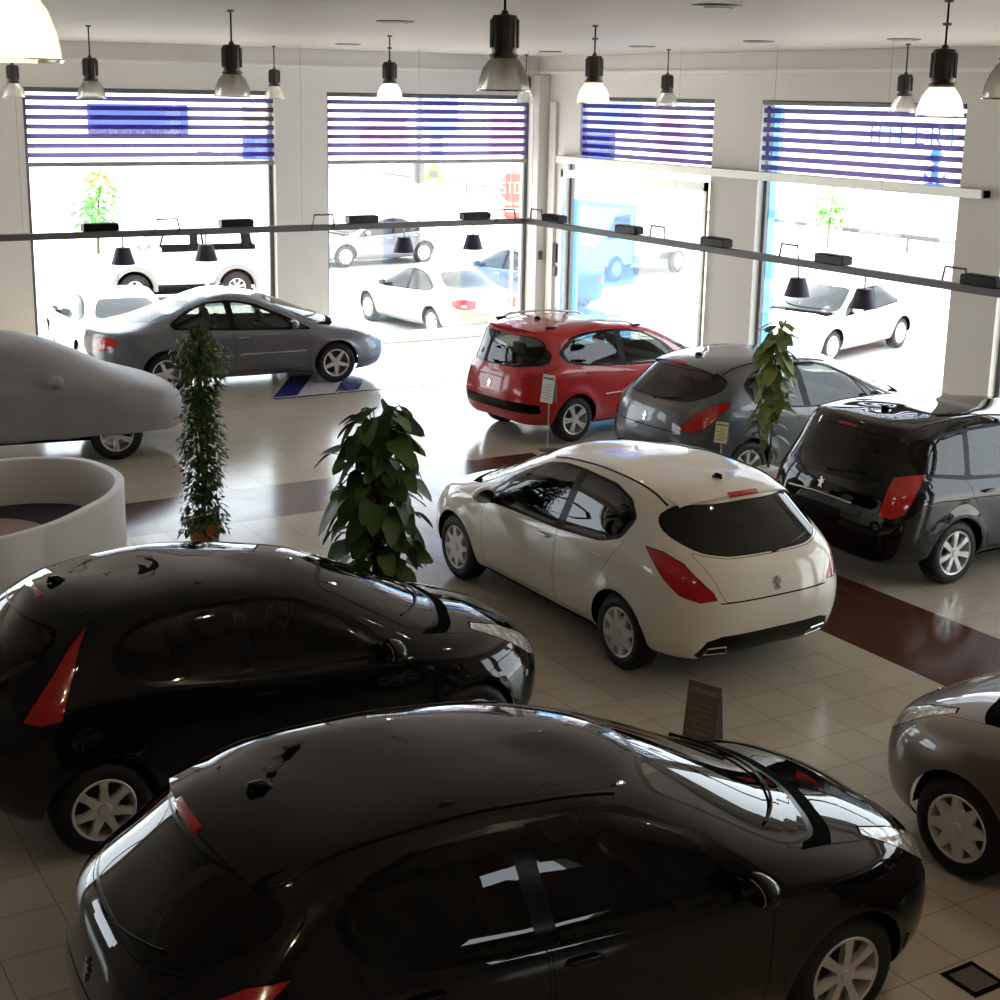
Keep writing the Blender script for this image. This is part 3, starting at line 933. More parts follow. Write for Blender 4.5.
S207 = dict(
    name='black_small_hatchback', wb=2.54, R=.30, Rr=.195, rows=ROWS207, paint=BLACK_P, wheel='cover7', rimmat=COVER, rimname='hub_cap', track=.735,
    hood=[(1.78, -.3), (1.78, .28), (1.70, .50), (1.5, .62), (.92, .70), (.90, .62), (1.04, .48), (1.12, .3), (1.13, -.3)],
    tailgate=[(-.3, .62), (.50, .62), (.54, .80), (.58, .98), (.58, 1.06), (.5, 1.04), (.4, 1.015), (-.3, 1.005)],
    door_front=[(.74, .30), (.74, .80), (.70, .93), (.36, 1.245), (.04, 1.385), (-.2, 1.42), (-.36, 1.425), (-.36, .95), (-.35, .50), (-.34, .30)],
    dlo=[(.74, .925), (.40, 1.215), (.04, 1.365), (-.20, 1.408), (-.6, 1.42), (-.88, 1.40), (-1.06, 1.345), (-1.17, 1.22), (-1.12, 1.10), (-.94, 1.015), (-.4, .96)],
    win_front=[(.56, .955), (.32, 1.205), (.02, 1.345), (-.16, 1.382), (-.30, 1.39), (-.29, .975)],
    win_rear=[(-.38, .985), (-.38, 1.397), (-.86, 1.375), (-1.02, 1.33), (-1.12, 1.22), (-1.08, 1.12), (-.92, 1.04)],
    win_vent=[(.70, .945), (.60, .952), (.44, 1.12)],
    windshield=[(-.2, 1.03), (.38, 1.02), (.62, .99), (.675, 1.02), (.60, 1.2), (.51, 1.355), (.38, 1.39), (-.2, 1.415)],
    rear_window=[(-.2, 1.02), (.40, 1.03), (.55, 1.07), (.61, 1.17), (.57, 1.30), (.49, 1.365), (-.2, 1.385)], rwx=-1.35,
    spoiler=(-1.14, -1.43, .50, .04, 0), tgx=-1.3,
    tailx=-1.2, tail=[(-.66, .92), (-.56, .90), (-.46, .92), (-.455, 1.02), (-.46, 1.18), (-.475, 1.38), (-.51, 1.31), (-.56, 1.16), (-.61, 1.04)],
    head=[(1.06, .62), (1.0, .60), (.88, .65), (.74, .76), (.56, .91), (.64, .92), (.82, .855), (.97, .76), (1.05, .68)],
    trims=[('end', [(-.2, .24), (.60, .24), (.66, .33), (.60, .42), (-.2, .44)], 'r'),
           ('end', [(-.2, .28), (.56, .28), (.52, .50), (.3, .58), (-.2, .60)], 'f'),
           ('end', [(-.2, .985), (.40, .975), (.66, .945), (.70, .985), (.62, 1.0), (.38, 1.03), (-.2, 1.04)], 'h')],
    wiper=((.0, 1.04), (-.40, 1.09)), aerial=-1.28,
    front_wipers=[(.50, -.15, 1.04, 1.06), (-.10, -.58, 1.06, 1.09)],
    mirror=(.60, 1.0), h1=(-.22, .86), lion=((.0, .83), None), glass=GLASS_D, glass_rear=GLASS_B, glass_back=GLASS_B, sx=-.05, dash=.66,
)
R207SW = []
for i, r in enumerate(ROWS207):
    r = list(r); r[7] = list(r[7])
    r[0] += -.13 if i < 7 else (-.15 if i < 8 else -.22 if i < 9 else -.33 if i < 11 else -.4)
    if i >= 8: r[7] = [z + d for z, d in zip(r[7], (.045, .05, .055, .04, .02, .015, .015))]
    if i >= 9: r[3] = .45; r[2] += .015 if i < 12 else 0; r[5] = 3.4
    R207SW.append(tuple(r))
S207SW = dict(S207, name='red_estate_car', spoiler=(-1.62, -1.86, .50, .02, 0), rows=R207SW, paint=RED_P, wheel='twin5', rimmat=ALLOY, rimname='rim', R=.31, Rr=.205,
    tailgate=[(-.3, .66), (.55, .66), (.58, .80), (.60, .98), (.60, 1.06), (.5, 1.04), (.4, 1.015), (-.3, 1.005)],
    door_front=[(.74, .30), (.74, .80), (.70, .93), (.36, 1.245), (.04, 1.40), (-.2, 1.455), (-.43, 1.48), (-.42, .95), (-.40, .50), (-.40, .30)],
    door_rear=[(-.415, .30), (-.415, .50), (-.435, .95), (-.445, 1.48), (-.9, 1.48), (-1.25, 1.42), (-1.30, 1.24), (-1.24, 1.04), (-1.08, .80), (-.93, .55), (-.86, .30)],
    dlo=[(.74, .925), (.40, 1.215), (.04, 1.375), (-.20, 1.425), (-.6, 1.45), (-1.0, 1.44), (-1.28, 1.40), (-1.52, 1.22), (-1.42, 1.08), (-1.1, 1.02), (-.4, .965)],
    win_front=[(.56, .955), (.32, 1.205), (.02, 1.355), (-.20, 1.395), (-.39, 1.41), (-.37, .98)],
    win_rear=[(-.47, .99), (-.49, 1.42), (-.96, 1.415), (-1.22, 1.375), (-1.44, 1.22), (-1.36, 1.10), (-1.05, 1.04)],
    rear_window=[(-.2, 1.02), (.40, 1.03), (.60, 1.06), (.68, 1.15), (.65, 1.34), (.55, 1.41), (-.2, 1.43)], rwx=-1.45,
    win_quarter=[(-1.66, 1.09), (-1.60, 1.20), (-1.72, 1.34), (-1.84, 1.40), (-1.93, 1.2), (-1.96, 1.05), (-1.8, 1.06)],
    tail=[(-1.08, .98), (-1.04, .88), (-.92, .90), (-.72, .965), (-.55, 1.03), (-.50, 1.06), (-.62, 1.06), (-.80, 1.055), (-1.0, 1.04)],
    trims=[('end', [(-.2, .44), (.60, .44), (.80, .44), (.80, .56), (.60, .58), (-.2, .58)], 'r'),
           ('end', [(-.2, .28), (.56, .28), (.52, .50), (.3, .58), (-.2, .60)], 'f'),
           ('end', [(-.2, .985), (.40, .975), (.66, .945), (.70, .985), (.62, 1.0), (.38, 1.03), (-.2, 1.04)], 'h')],
    glass=GLASS, glass_rear=GLASS, glass_back=GLASS_D, roof_rail=(.0, -1.5, .545), railmat=ALLOY, lion=((.0, .76), None), tailx=-1.39, h2=(-1.02, .93), h1=(-.26, .87),
    bars={'side_moulding': [('side', [(.55, .62), (.2, .62), (-.2, .62), (-.36, .62)], .009, CHROME, True, 1), ('side', [(-.45, .62), (-.6, .62), (-.78, .62)], .009, CHROME, True, 1)],
          'plate_recess_trim': [('end', [(-.26, .87), (0, .875), (.26, .87)], .010, CHROME, False, -1)]},
)

ROWS407 = [
    R_(-2.12, 2.25, .74, .45, .80, 3.4, 2.8, .30, .27, .21, .19, .19, .19, .19),
    R_(-2.19, 2.35, .84, .55, .9, 3.4, 2.7, .35, .32, .26, .24, .24, .25, .26),
    R_(-2.25, 2.42, .89, .60, 1.1, 3.0, 2.5, .48, .46, .43, .41, .41, .41, .41),
    R_(-2.28, 2.43, .905, .70, 1.2, 2.9, 2.4, .62, .62, .60, .58, .57, .56, .54),
    R_(-2.27, 2.38, .905, .75, 1.3, 2.8, 2.4, .76, .77, .76, .74, .71, .67, .62),
    R_(-2.24, 2.22, .89, .80, 1.4, 2.8, 2.4, .92, .91, .90, .87, .84, .79, .72),
    R_(-2.19, 1.85, .865, .85, 1.2, 2.7, 2.4, 1.00, .97, .95, .92, .90, .87, .85),
    R_(-1.75, 1.38, .82, .85, .80, 2.6, 2.3, 1.04, 1.02, .98, .95, .93, .95, .97),
    R_(-1.28, .90, .745, .70, .72, 2.5, 2.3, 1.20, 1.19, 1.18, 1.17, 1.14, 1.14, 1.17),
    R_(-.85, .38, .64, .60, .66, 2.5, 2.3, 1.36, 1.34, 1.37, 1.385, 1.36, 1.34, 1.36),
    R_(-.70, .20, .50, .60, .60, 2.4, 2.3, 1.405, 1.40, 1.42, 1.435, 1.42, 1.39, 1.40),
    R_(-.55, .02, .26, .5, .5, 2.3, 2.2, 1.43, 1.43, 1.44, 1.45, 1.44, 1.425, 1.425),
    R_(-.45, -.05, .0, .4, .4, 2.2, 2.2, 1.435, 1.435, 1.445, 1.453, 1.447, 1.435, 1.435),
]
ROWS407 = lifted(tailed(ROWS407, .10, 0), .035)
S407 = dict(
    name='grey_saloon_car', wb=2.725, R=.325, Rr=.215, rows=ROWS407, paint=GREY407_P, wheel='star5', rimmat=ALLOY, track=.77, sedan=True,
    hood=[(2.05, -.3), (2.05, .28), (1.95, .50), (1.75, .66), (1.04, .74), (1.02, .66), (1.18, .5), (1.25, .3), (1.27, -.3)],
    door_front=[(.92, .28), (.92, .78), (.86, .90), (.42, 1.19), (.06, 1.34), (-.18, 1.39), (-.36, 1.405), (-.30, .92), (-.28, .50), (-.28, .28)],
    door_rear=[(-.295, .28), (-.295, .50), (-.315, .92), (-.375, 1.405), (-.70, 1.385), (-.98, 1.29), (-1.28, 1.08), (-1.25, .94), (-1.10, .78), (-.98, .55), (-.92, .28)],
    dlo=[(.96, .885), (.56, 1.10), (.10, 1.30), (-.18, 1.36), (-.4, 1.375), (-.68, 1.35), (-.95, 1.26), (-1.28, 1.06), (-1.22, .985), (-.4, .935)],
    win_front=[(.66, .93), (.42, 1.11), (.06, 1.27), (-.15, 1.325), (-.30, 1.342), (-.25, .95)],
    win_rear=[(-.36, .955), (-.41, 1.345), (-.66, 1.325), (-.92, 1.23), (-1.20, 1.055), (-1.14, 1.0)],
    win_vent=[(.92, .905), (.72, .92), (.52, 1.085)],
    windshield=[(-.2, .995), (.40, .985), (.62, .96), (.69, .985), (.60, 1.16), (.51, 1.31), (.38, 1.35), (-.2, 1.375)],
    rear_window=[(-.2, 1.065), (.38, 1.065), (.56, 1.07), (.60, 1.10), (.54, 1.22), (.46, 1.32), (.38, 1.345), (-.2, 1.360)], rwx=-.7,
    tail=[(-1.36, .72), (-1.2, .70), (-1.0, .73), (-.90, .80), (-.92, .88), (-1.05, .90), (-1.22, .89), (-1.36, .86)],
    tail_clear=[(-1.20, .74), (-1.10, .74), (-1.10, .80), (-1.20, .80)],
    head=[(1.30, .62), (1.20, .58), (1.05, .62), (.86, .72), (.66, .84), (.74, .86), (.96, .82), (1.16, .74), (1.28, .67)],
    trims=[('end', [(-.2, .26), (.50, .26), (.52, .48), (.3, .58), (-.2, .60)], 'f'),
           ('end', [(-.2, .945), (.42, .94), (.70, .905), (.74, .945), (.62, .965), (.40, .99), (-.2, 1.0)], 'h')],
    front_wipers=[(.55, -.12, 1.0, 1.02), (-.10, -.62, 1.02, 1.05)],
    bars={'side_moulding': [('side', [(.84, .56), (.3, .56), (-.22, .56)], .010, CHROME, True, 1), ('side', [(-.34, .56), (-.6, .56), (-.90, .56)], .010, CHROME, True, 1)]},
    mirror=(.62, .985), h1=(-.14, .82), h2=(-1.02, .86), lion=((.0, .86), (.0, .60)), sz=-.05, sx=-.02, dash=.80, glass=GLASS, handle=CHROME,
)
def stretch(spec, name, paint, wheel='cover8', **kw):
    d = dict(spec, name=name, paint=paint, wheel=wheel, rimmat=COVER if 'cover' in wheel else ALLOY)
    d.pop('lion', None)
    d.update(kw)
    return d
# boxier saloon of the street
RSAL = []
for i, r in enumerate(ROWS407):
    r = list(r); r[7] = list(r[7])
    if i >= 8: r[0] -= .12; r[1] -= .12; r[2] *= 1.02
    if i == 7: r[0] += .12; r[1] -= .08
    if i in (4, 5, 6): r[4] *= .8; r[3] *= .8; r[5] += .6; r[6] += .5; r[1] -= .03
    RSAL.append(tuple(r))
SSAL = dict(S407, rows=RSAL)

PANE_S = glass('street_glass', (.85, .88, .86))
ROWSUV = [
    R_(-1.98, 1.98, .70, .20, .25, 5, 5, .50, .48, .46, .45, .46, .48, .50),
    R_(-2.00, 2.02, .78, .22, .25, 5, 5, .56, .54, .52, .50, .52, .54, .56),
    R_(-2.00, 2.03, .80, .22, .25, 5, 5, .70, .70, .70, .70, .70, .70, .70),
    R_(-1.99, 2.00, .80, .22, .28, 5, 5, .85, .85, .85, .85, .85, .85, .85),
    R_(-1.98, 1.98, .80, .22, .28, 5, 5, 1.0, 1.0, 1.0, 1.0, 1.0, .98, .97),
    R_(-1.98, 1.95, .795, .22, .28, 5, 5, 1.12, 1.12, 1.12, 1.12, 1.10, 1.06, 1.05),
    R_(-1.97, 1.80, .785, .22, .28, 5, 5, 1.18, 1.18, 1.18, 1.18, 1.14, 1.12, 1.12),
    R_(-1.96, .95, .77, .22, .30, 5, 4, 1.24, 1.24, 1.24, 1.24, 1.20, 1.18, 1.19),
    R_(-1.92, .80, .73, .22, .30, 5, 4, 1.5, 1.5, 1.5, 1.5, 1.46, 1.44, 1.45),
    R_(-1.86, .60, .68, .25, .30, 5, 4, 1.79, 1.79, 1.79, 1.79, 1.77, 1.74, 1.75),
    R_(-1.80, .50, .58, .3, .30, 4, 4, 1.85, 1.85, 1.86, 1.86, 1.85, 1.84, 1.84),
    R_(-1.6, .40, .30, .3, .3, 4, 4, 1.87, 1.87, 1.88, 1.88, 1.87, 1.86, 1.86),
    R_(-1.5, .30, .0, .3, .3, 4, 4, 1.875, 1.875, 1.885, 1.885, 1.88, 1.87, 1.87),
]
SSUV = dict(name='white_off_road_vehicle', wb=2.45, R=.37, ar=.46, Rr=.21, rows=ROWSUV, paint=STREETWHITE_P, wheel='alloy7', rimmat=COVER, track=.72, flare=0, sz=.3, dash=.5, sx=-.1,
    cabin=False, glass=PANE_S, door_front=[(.72, .55), (.72, 1.2), (.70, 1.225), (-.48, 1.225), (-.45, .55)],
    dlo=[(.66, 1.24), (.50, 1.72), (-.42, 1.73), (-.48, 1.25)], win_front=[(.60, 1.27), (.46, 1.70), (-.38, 1.70), (-.42, 1.27)],
    win_rear=[(-.62, 1.27), (-.58, 1.70), (-1.66, 1.70), (-1.72, 1.27)],
    windshield=[(-.2, 1.27), (.62, 1.27), (.60, 1.68), (-.2, 1.70)], wsx=.4,
    rear_window=[(-.2, 1.28), (.58, 1.28), (.55, 1.68), (-.2, 1.68)], rwx=-1.6,
    tail=[(-1.0, .86), (-.84, .86), (-.84, 1.06), (-1.0, 1.06)], head=[(1.0, .80), (.88, .80), (.86, .96), (1.0, .96)],
    mirror=(.62, 1.30), h1=(-.3, 1.05))
# ------------------------------------------------------------------ the showroom
K = 1.044
def k3(p): return tuple(c * K for c in p)
WX, WY = 14.61 * K, 22.90 * K          # the two glazed walls
ZC = 4.98 * K                           # ceiling
T = .38                                 # wall thickness
STREET = -.5 * K

def wallpaint(name, col, rough=.7):
    m = mat(name, col, rough, spec=.3)
    nt = m.node_tree; b = nt.nodes['Principled BSDF']
    tc = N(nt, 'ShaderNodeTexCoord'); no = N(nt, 'ShaderNodeTexNoise', inp={'Scale': 1.3, 'Detail': 4.0})
    nt.links.new(tc.outputs['Object'], no.inputs['Vector'])
    mx = N(nt, 'ShaderNodeMix', data_type='RGBA')
    mx.inputs[6].default_value = (*[c * .94 for c in col], 1); mx.inputs[7].default_value = (*[min(1, c * 1.05) for c in col], 1)
    nt.links.new(no.outputs['Fac'], mx.inputs[0]); nt.links.new(mx.outputs[2], b.inputs['Base Color'])
    return m
WALL = wallpaint('wall_paint', (.74, .72, .68))
CEIL = wallpaint('ceiling_paint', (.44, .385, .35), .6)
WHITEP = wallpaint('white_lacquer', (.78, .77, .73), .35)
FRAME = mat('window_frame', (.12, .12, .13), .4, .4)
STEEL = mat('painted_steel', (.11, .10, .10), .45, .3)
ALU = mat('brushed_aluminium', (.50, .49, .44), .4, .6)
PANE = glass('window_pane', (.97, .985, .98))

def floor_mat():
    m = mat('floor_tiles', (.5, .48, .42), .12, spec=.5)
    nt = m.node_tree; b = nt.nodes['Principled BSDF']; L = nt.links
    tc = N(nt, 'ShaderNodeTexCoord')
    sx = N(nt, 'ShaderNodeSeparateXYZ'); L.new(tc.outputs['Object'], sx.inputs[0])
    def M(op, a, bb, c=None):
        n = N(nt, 'ShaderNodeMath', operation=op)
        for i, v in enumerate((a, bb, c)):
            if v is None: continue
            if isinstance(v, (int, float)): n.inputs[i].default_value = v
            else: L.new(v, n.inputs[i])
        return n.outputs[0]
    tx, ty = .391 * K, .4015 * K
    ux = M('DIVIDE', M('SUBTRACT', sx.outputs[0], 6.76 * K), tx)
    uy = M('DIVIDE', M('SUBTRACT', sx.outputs[1], 7.34 * K), ty)
    fx, fy = M('FRACT', ux, 0), M('FRACT', uy, 0)
    def joint(f, w): return M('LESS_THAN', M('MINIMUM', f, M('SUBTRACT', 1.0, f)), w)
    jt = M('MAXIMUM', joint(fx, .0085), joint(fy, .0085))
    # tone of each tile
    cb = N(nt, 'ShaderNodeCombineXYZ'); L.new(M('FLOOR', ux, 0), cb.inputs[0]); L.new(M('FLOOR', uy, 0), cb.inputs[1])
    wn = N(nt, 'ShaderNodeTexWhiteNoise', noise_dimensions='3D'); L.new(cb.outputs[0], wn.inputs['Vector'])
    no = N(nt, 'ShaderNodeTexNoise', inp={'Scale': 2.2, 'Detail': 5.0}); L.new(tc.outputs['Object'], no.inputs['Vector'])
    v = M('ADD', M('MULTIPLY', wn.outputs['Value'], .5), M('MULTIPLY', no.outputs['Fac'], .5))
    base = N(nt, 'ShaderNodeMix', data_type='RGBA'); L.new(v, base.inputs[0])
    base.inputs[6].default_value = (.42, .37, .29, 1); base.inputs[7].default_value = (.50, .45, .365, 1)
    # brown timber-look band, an L round the middle of the hall
    x0, x1, y0, y1 = 6.76 * K + 4 * tx, 6.76 * K + 7 * tx, 7.34 * K + 16 * ty, 7.34 * K + 19 * ty
    bx = M('MULTIPLY', M('GREATER_THAN', sx.outputs[0], x0), M('LESS_THAN', sx.outputs[0], x1))
    bx = M('MULTIPLY', bx, M('LESS_THAN', sx.outputs[1], y1))
    by = M('MULTIPLY', M('GREATER_THAN', sx.outputs[1], y0), M('LESS_THAN', sx.outputs[1], y1))
    by = M('MULTIPLY', by, M('LESS_THAN', sx.outputs[0], x1))
    band = M('MAXIMUM', bx, by)
    mp = N(nt, 'ShaderNodeMapping'); mp.inputs['Scale'].default_value = (1.2, 14, 1); L.new(tc.outputs['Object'], mp.inputs['Vector'])
    n2 = N(nt, 'ShaderNodeTexNoise', inp={'Scale': 1.6, 'Detail': 3.0}); L.new(mp.outputs[0], n2.inputs['Vector'])
    wood = N(nt, 'ShaderNodeMix', data_type='RGBA'); L.new(n2.outputs['Fac'], wood.inputs[0])
    wood.inputs[6].default_value = (.060, .024, .014, 1); wood.inputs[7].default_value = (.10, .042, .024, 1)
    c1 = N(nt, 'ShaderNodeMix', data_type='RGBA'); L.new(band, c1.inputs[0]); L.new(base.outputs[2], c1.inputs[6]); L.new(wood.outputs[2], c1.inputs[7])
    c2 = N(nt, 'ShaderNodeMix', data_type='RGBA'); L.new(M('MULTIPLY', jt, M('SUBTRACT', .75, M('MULTIPLY', band, .68))), c2.inputs[0]); L.new(c1.outputs[2], c2.inputs[6]); c2.inputs[7].default_value = (.05, .045, .04, 1)
    L.new(c2.outputs[2], b.inputs['Base Color'])
    rr = M('ADD', M('MULTIPLY', M('MULTIPLY', jt, M('SUBTRACT', 1.0, band)), .4), M('ADD', .10, M('MULTIPLY', no.outputs['Fac'], .10)))
    L.new(rr, b.inputs['Roughness'])
    bp = N(nt, 'ShaderNodeBump', inp={'Strength': .35, 'Distance': .004}); L.new(M('SUBTRACT', 1.0, M('MULTIPLY', jt, M('SUBTRACT', 1.0, band))), bp.inputs['Height']); L.new(bp.outputs[0], b.inputs['Normal'])
    return m
FLOOR = floor_mat()

def struct(name, bm, m, parent=None, smooth=False):
    o = obj(name, bm, m, parent, smooth)
    if parent is None: o['kind'] = 'structure'
    return o

XL, YN = -5.0, -5.0
bm = bmesh.new(); box(bm, ((XL + WX + T) / 2, (YN + WY + T) / 2, -.05), (WX + T - XL, WY + T - YN, .1))
struct('floor', bm, FLOOR)
bm = bmesh.new(); box(bm, ((XL + WX) / 2, (YN + WY) / 2, ZC + .1), (WX - XL + .6, WY - YN + .6, .2))
struct('ceiling', bm, CEIL)

# walls with their openings (spans along the wall in old units)
ZT = 4.31 * K
WALLD = wallpaint('darkened_wall_paint', (.20, .17, .14))  # unseen walls darkened so black cars reflect darkness; also cuts fill light
def wall_with_openings(name, axis, pos, spans, a0, a1, thick, z0=0.0, zt=ZT, m=None):
    bm = bmesh.new()
    def seg(u0, u1, za, zb):
        if u1 - u0 < 1e-3: return
        if axis == 'x': box(bm, ((u0 + u1) / 2, pos + thick / 2, (za + zb) / 2), (u1 - u0, abs(thick), zb - za))
        else: box(bm, (pos + thick / 2, (u0 + u1) / 2, (za + zb) / 2), (abs(thick), u1 - u0, zb - za))
    u = a0
    for s0, s1 in spans:
        seg(u, s0, 0, ZC)
        seg(s0, s1, zt, ZC)
        if z0 > 0: seg(s0, s1, 0, z0)
        u = s1
    seg(u, a1, 0, ZC)
    return struct(name, bm, m or WALL)
back_sp = [(x0 * K, x1 * K) for x0, x1 in ((-4.4, -.45), (.48, 4.49), (5.42, 9.43), (10.36, 14.38))]
right_sp = [(y0 * K, y1 * K) for y0, y1 in ((-3.0, .9), (1.7, 3.9 + 1.7), (6.4, 7.6 + 2.7)[:0] or (3.9 + 2.5, 7.9 + 2.4 - .2), (8.45 + 2.0 - .2 + .35, 12.35)[:0] or (8.45 + 2.4, 12.35), (13.10, 16.95), (18.05, 22.15))]
right_sp = [(1.2 * K, 3.2 * K), (3.95 * K, 7.8 * K), (8.5 * K, 12.35 * K), (13.10 * K, 16.95 * K), (18.05 * K, 22.15 * K)]
wall_with_openings('wall_back', 'x', WY, back_sp, XL, WX + T, T)
wall_with_openings('wall_right', 'y', WX, right_sp, YN, WY, T)
wall_with_openings('wall_left', 'y', XL, [(15.5, 20.5)], YN, WY, -T, 1.6, 3.2, WALLD)
wall_with_openings('wall_front', 'x', YN, [(7.0, 8.6)], XL, WX + T, -T, 2.3, 3.2, WALLD)

# downstand beam and thin cornice line under the ceiling
bm = bmesh.new()
box(bm, ((XL + WX) / 2, WY - .13, (4.69 * K + ZC) / 2), (WX - XL, .26, ZC - 4.69 * K))
struct('beam_back', bm, WALL)
bm = bmesh.new()
box(bm, (WX - .13, (YN + WY) / 2, (4.69 * K + ZC) / 2), (.26, WY - YN - .52, ZC - 4.69 * K))
struct('beam_right', bm, WALL)
TRIMW = mat('white_trim', (.85, .84, .80), .5)
bm = bmesh.new(); box(bm, ((XL + WX) / 2 - .15, WY - .275, 4.69 * K + .02), (WX - XL - .3, .03, .05)); struct('trim_1', bm, TRIMW)
bm = bmesh.new(); box(bm, (WX - .275, (YN + WY) / 2 - .15, 4.69 * K + .02), (.03, WY - YN - .3, .05)); struct('trim_2', bm, TRIMW)
# corner casing pipes between the two glazed walls
bm = bmesh.new()
box(bm, (WX - .12, WY - .12, 2.44), (.24, .24, 4.88), None, .02)
box(bm, (WX - .20, WY - .03, 2.2), (.10, .06, 4.4), None, .01)
box(bm, (WX - .03, WY - .42, 2.2), (.06, .22, 4.4), None, .01)
struct('trim_3', bm, WALL)

# windows: frame and pane
def window(name, axis, pos, s0, s1, door=False, sill=.06, ztop=ZT, thick=.07):
    root = empty(name, (0, 0, 0)); root['kind'] = 'structure'
    bm = bmesh.new()
    d = pos + .16
    def b(u0, u1, z0, z1, t=thick):
        if axis == 'x': box(bm, ((u0 + u1) / 2, d, (z0 + z1) / 2), (u1 - u0, t, z1 - z0))
        else: box(bm, (d, (u0 + u1) / 2, (z0 + z1) / 2), (t, u1 - u0, z1 - z0))
    w = .075
    b(s0, s0 + w, 0, ztop); b(s1 - w, s1, 0, ztop); b(s0, s1, ztop - w, ztop)
    obj('frame', bm, FRAME, root, False)
    bm = bmesh.new(); b(s0, s1, 0, sill, .10)
    obj('sill', bm, TRIMW, root, False)
    bm = bmesh.new()
    if axis == 'x': box(bm, ((s0 + s1) / 2, d, (sill + ztop) / 2), (s1 - s0 - 2 * w, .008, ztop - sill - w))
    else: box(bm, (d, (s0 + s1) / 2, (sill + ztop) / 2), (.008, s1 - s0 - 2 * w, ztop - sill - w))
    obj('pane', bm, PANE, root, False)
    return root
n = 1
for s0, s1 in back_sp:
    window('window_%d' % n, 'x', WY, s0, s1); n += 1
for s0, s1 in right_sp[::-1][1:]:
    window('window_%d' % n, 'y', WX, s0, s1); n += 1
d1 = window('door_1', 'y', WX, *right_sp[-1])
# sliding leaf of the door and its long top track
bm = bmesh.new()
y0, y1 = right_sp[-1]
for ya, yb in ((y0, y0 + .07), (y1 - .07, y1)): box(bm, (WX - .05, (ya + yb) / 2, 1.60), (.05, yb - ya, 3.2))
box(bm, (WX - .05, (y0 + y1) / 2, 3.12), (.05, y1 - y0, .14)); box(bm, (WX - .05, (y0 + y1) / 2, .07), (.05, y1 - y0, .12))
obj('sliding_leaf', bm, ALU, d1, False)
bm = bmesh.new(); box(bm, (WX + .06, 21.9 * K, 3.79 * K), (.16, .50 * K, 1.04 * K)); struct('trim_4', bm, WALL)
bm = bmesh.new(); box(bm, (WX - .09, (22.21 + 12.61) / 2 * K, 3.23 * K), (.15, 9.6 * K, .13), None, .008)
o = tag(obj('sliding_door_track', bm, ALU, None, False), 'long aluminium sliding door track fixed across the wall below the striped blinds', 'door track')
bm = bmesh.new(); box(bm, (WX - .09, 12.6 * K - .02, 3.23 * K), (.10, .02, .09)); obj('end_cap', bm, GAP, o, False)

# blue strip of film at the edge of the panes of the right-hand wall
FILM = glass('blue_window_film', (.42, .68, .95))
BANNER_B = translucent('deep_blue_banner', (.30, .34, .70), .8, .7)
BANNER_LB = translucent('pale_blue_banner', (.62, .70, .95), .8, .75)
BANNER_P = translucent('pink_banner', (.92, .72, .82), .8, .75)
BANNER_Y = translucent('yellow_banner', (.92, .84, .66), .8, .7)
def sheet(name, axis, pos, u0, u1, z0, z1, m, label, cat='banner', group=None, t=.004):
    bm = bmesh.new()
    if axis == 'x': box(bm, ((u0 + u1) / 2, pos, (z0 + z1) / 2), (u1 - u0, t, z1 - z0))
    else: box(bm, (pos, (u0 + u1) / 2, (z0 + z1) / 2), (t, u1 - u0, z1 - z0))
    return tag(obj(name, bm, m, None, False), label, cat, group)

# striped roller blinds
DARKBAND = translucent('blind_band', (.085, .065, .17), .6)
def blind(axis, pos, s0, s1, z0, z1, label, m=DARKBAND):
    root = empty('roller_blind', ((s0 + s1) / 2, pos, z0) if axis == 'x' else (pos, (s0 + s1) / 2, z0))
    tag(root, label, 'blind', 'striped roller blinds over the windows')
    root['group'] = 'striped roller blinds over the windows'
    L = s1 - s0
    nb = 8
    H_ = (z1 - z0)
    bm = bmesh.new()
    pitch = H_ / nb
    for i in range(nb):
        zc = pitch * (i + .98)
        if i == nb - 1: continue
        r = random.Random(i)
        if axis == 'x': quad(bm, [(-L / 2, 0, zc - .038), (L / 2, 0, zc - .038), (L / 2, 0, zc + .038), (-L / 2, 0, zc + .038)])
        else: quad(bm, [(0, -L / 2, zc - .038), (0, L / 2, zc - .038), (0, L / 2, zc + .038), (0, -L / 2, zc + .038)])
    bands = obj('band', bm, m, root, False); bands['kind'] = 'stuff'
    bm = bmesh.new()
    sh = [(-L / 2, 0), (L / 2, 0), (L / 2, H_), (-L / 2, H_)]
    quad(bm, [(a, .006, z) if axis == 'x' else (.006, a, z) for a, z in sh])
    obj('sheer_fabric', bm, SHEER, root, False)
    bm = bmesh.new()
    box(bm, (0, 0, 0), (L, .03, .075) if axis == 'x' else (.03, L, .075), None, .01)
    obj('bottom_rail', bm, RAILM, root, False)
    bm = bmesh.new()
    box(bm, (0, 0, H_ - .03), (L, .08, .06) if axis == 'x' else (.08, L, .06), None, .01)
    obj('head_box', bm, FRAME, root, False)
    return root
RAILM = mat('blind_rail', (.30, .30, .29), .5, .3)
SHEER = glass('blind_sheer', (.93, .93, .95))
zb0, zb1 = 3.17 * K, 4.30 * K
blind('x', WY + .03, *[v for v in (5.45 * K, 9.42 * K)], zb0, zb1, 'striped roller blind over the window behind the grey saloon')
blind('x', WY + .03, 10.38 * K, 14.30 * K, zb0, zb1, 'striped roller blind over the window with the stop sign outside')
blind('y', WX + .03, 18.07 * K, 21.65 * K, zb0 + .05, zb1, 'striped roller blind above the sliding glass door')
blind('y', WX + .03, 13.12 * K, 16.93 * K, zb0 + .05, zb1, 'striped roller blind over the window behind the tall slim plant')

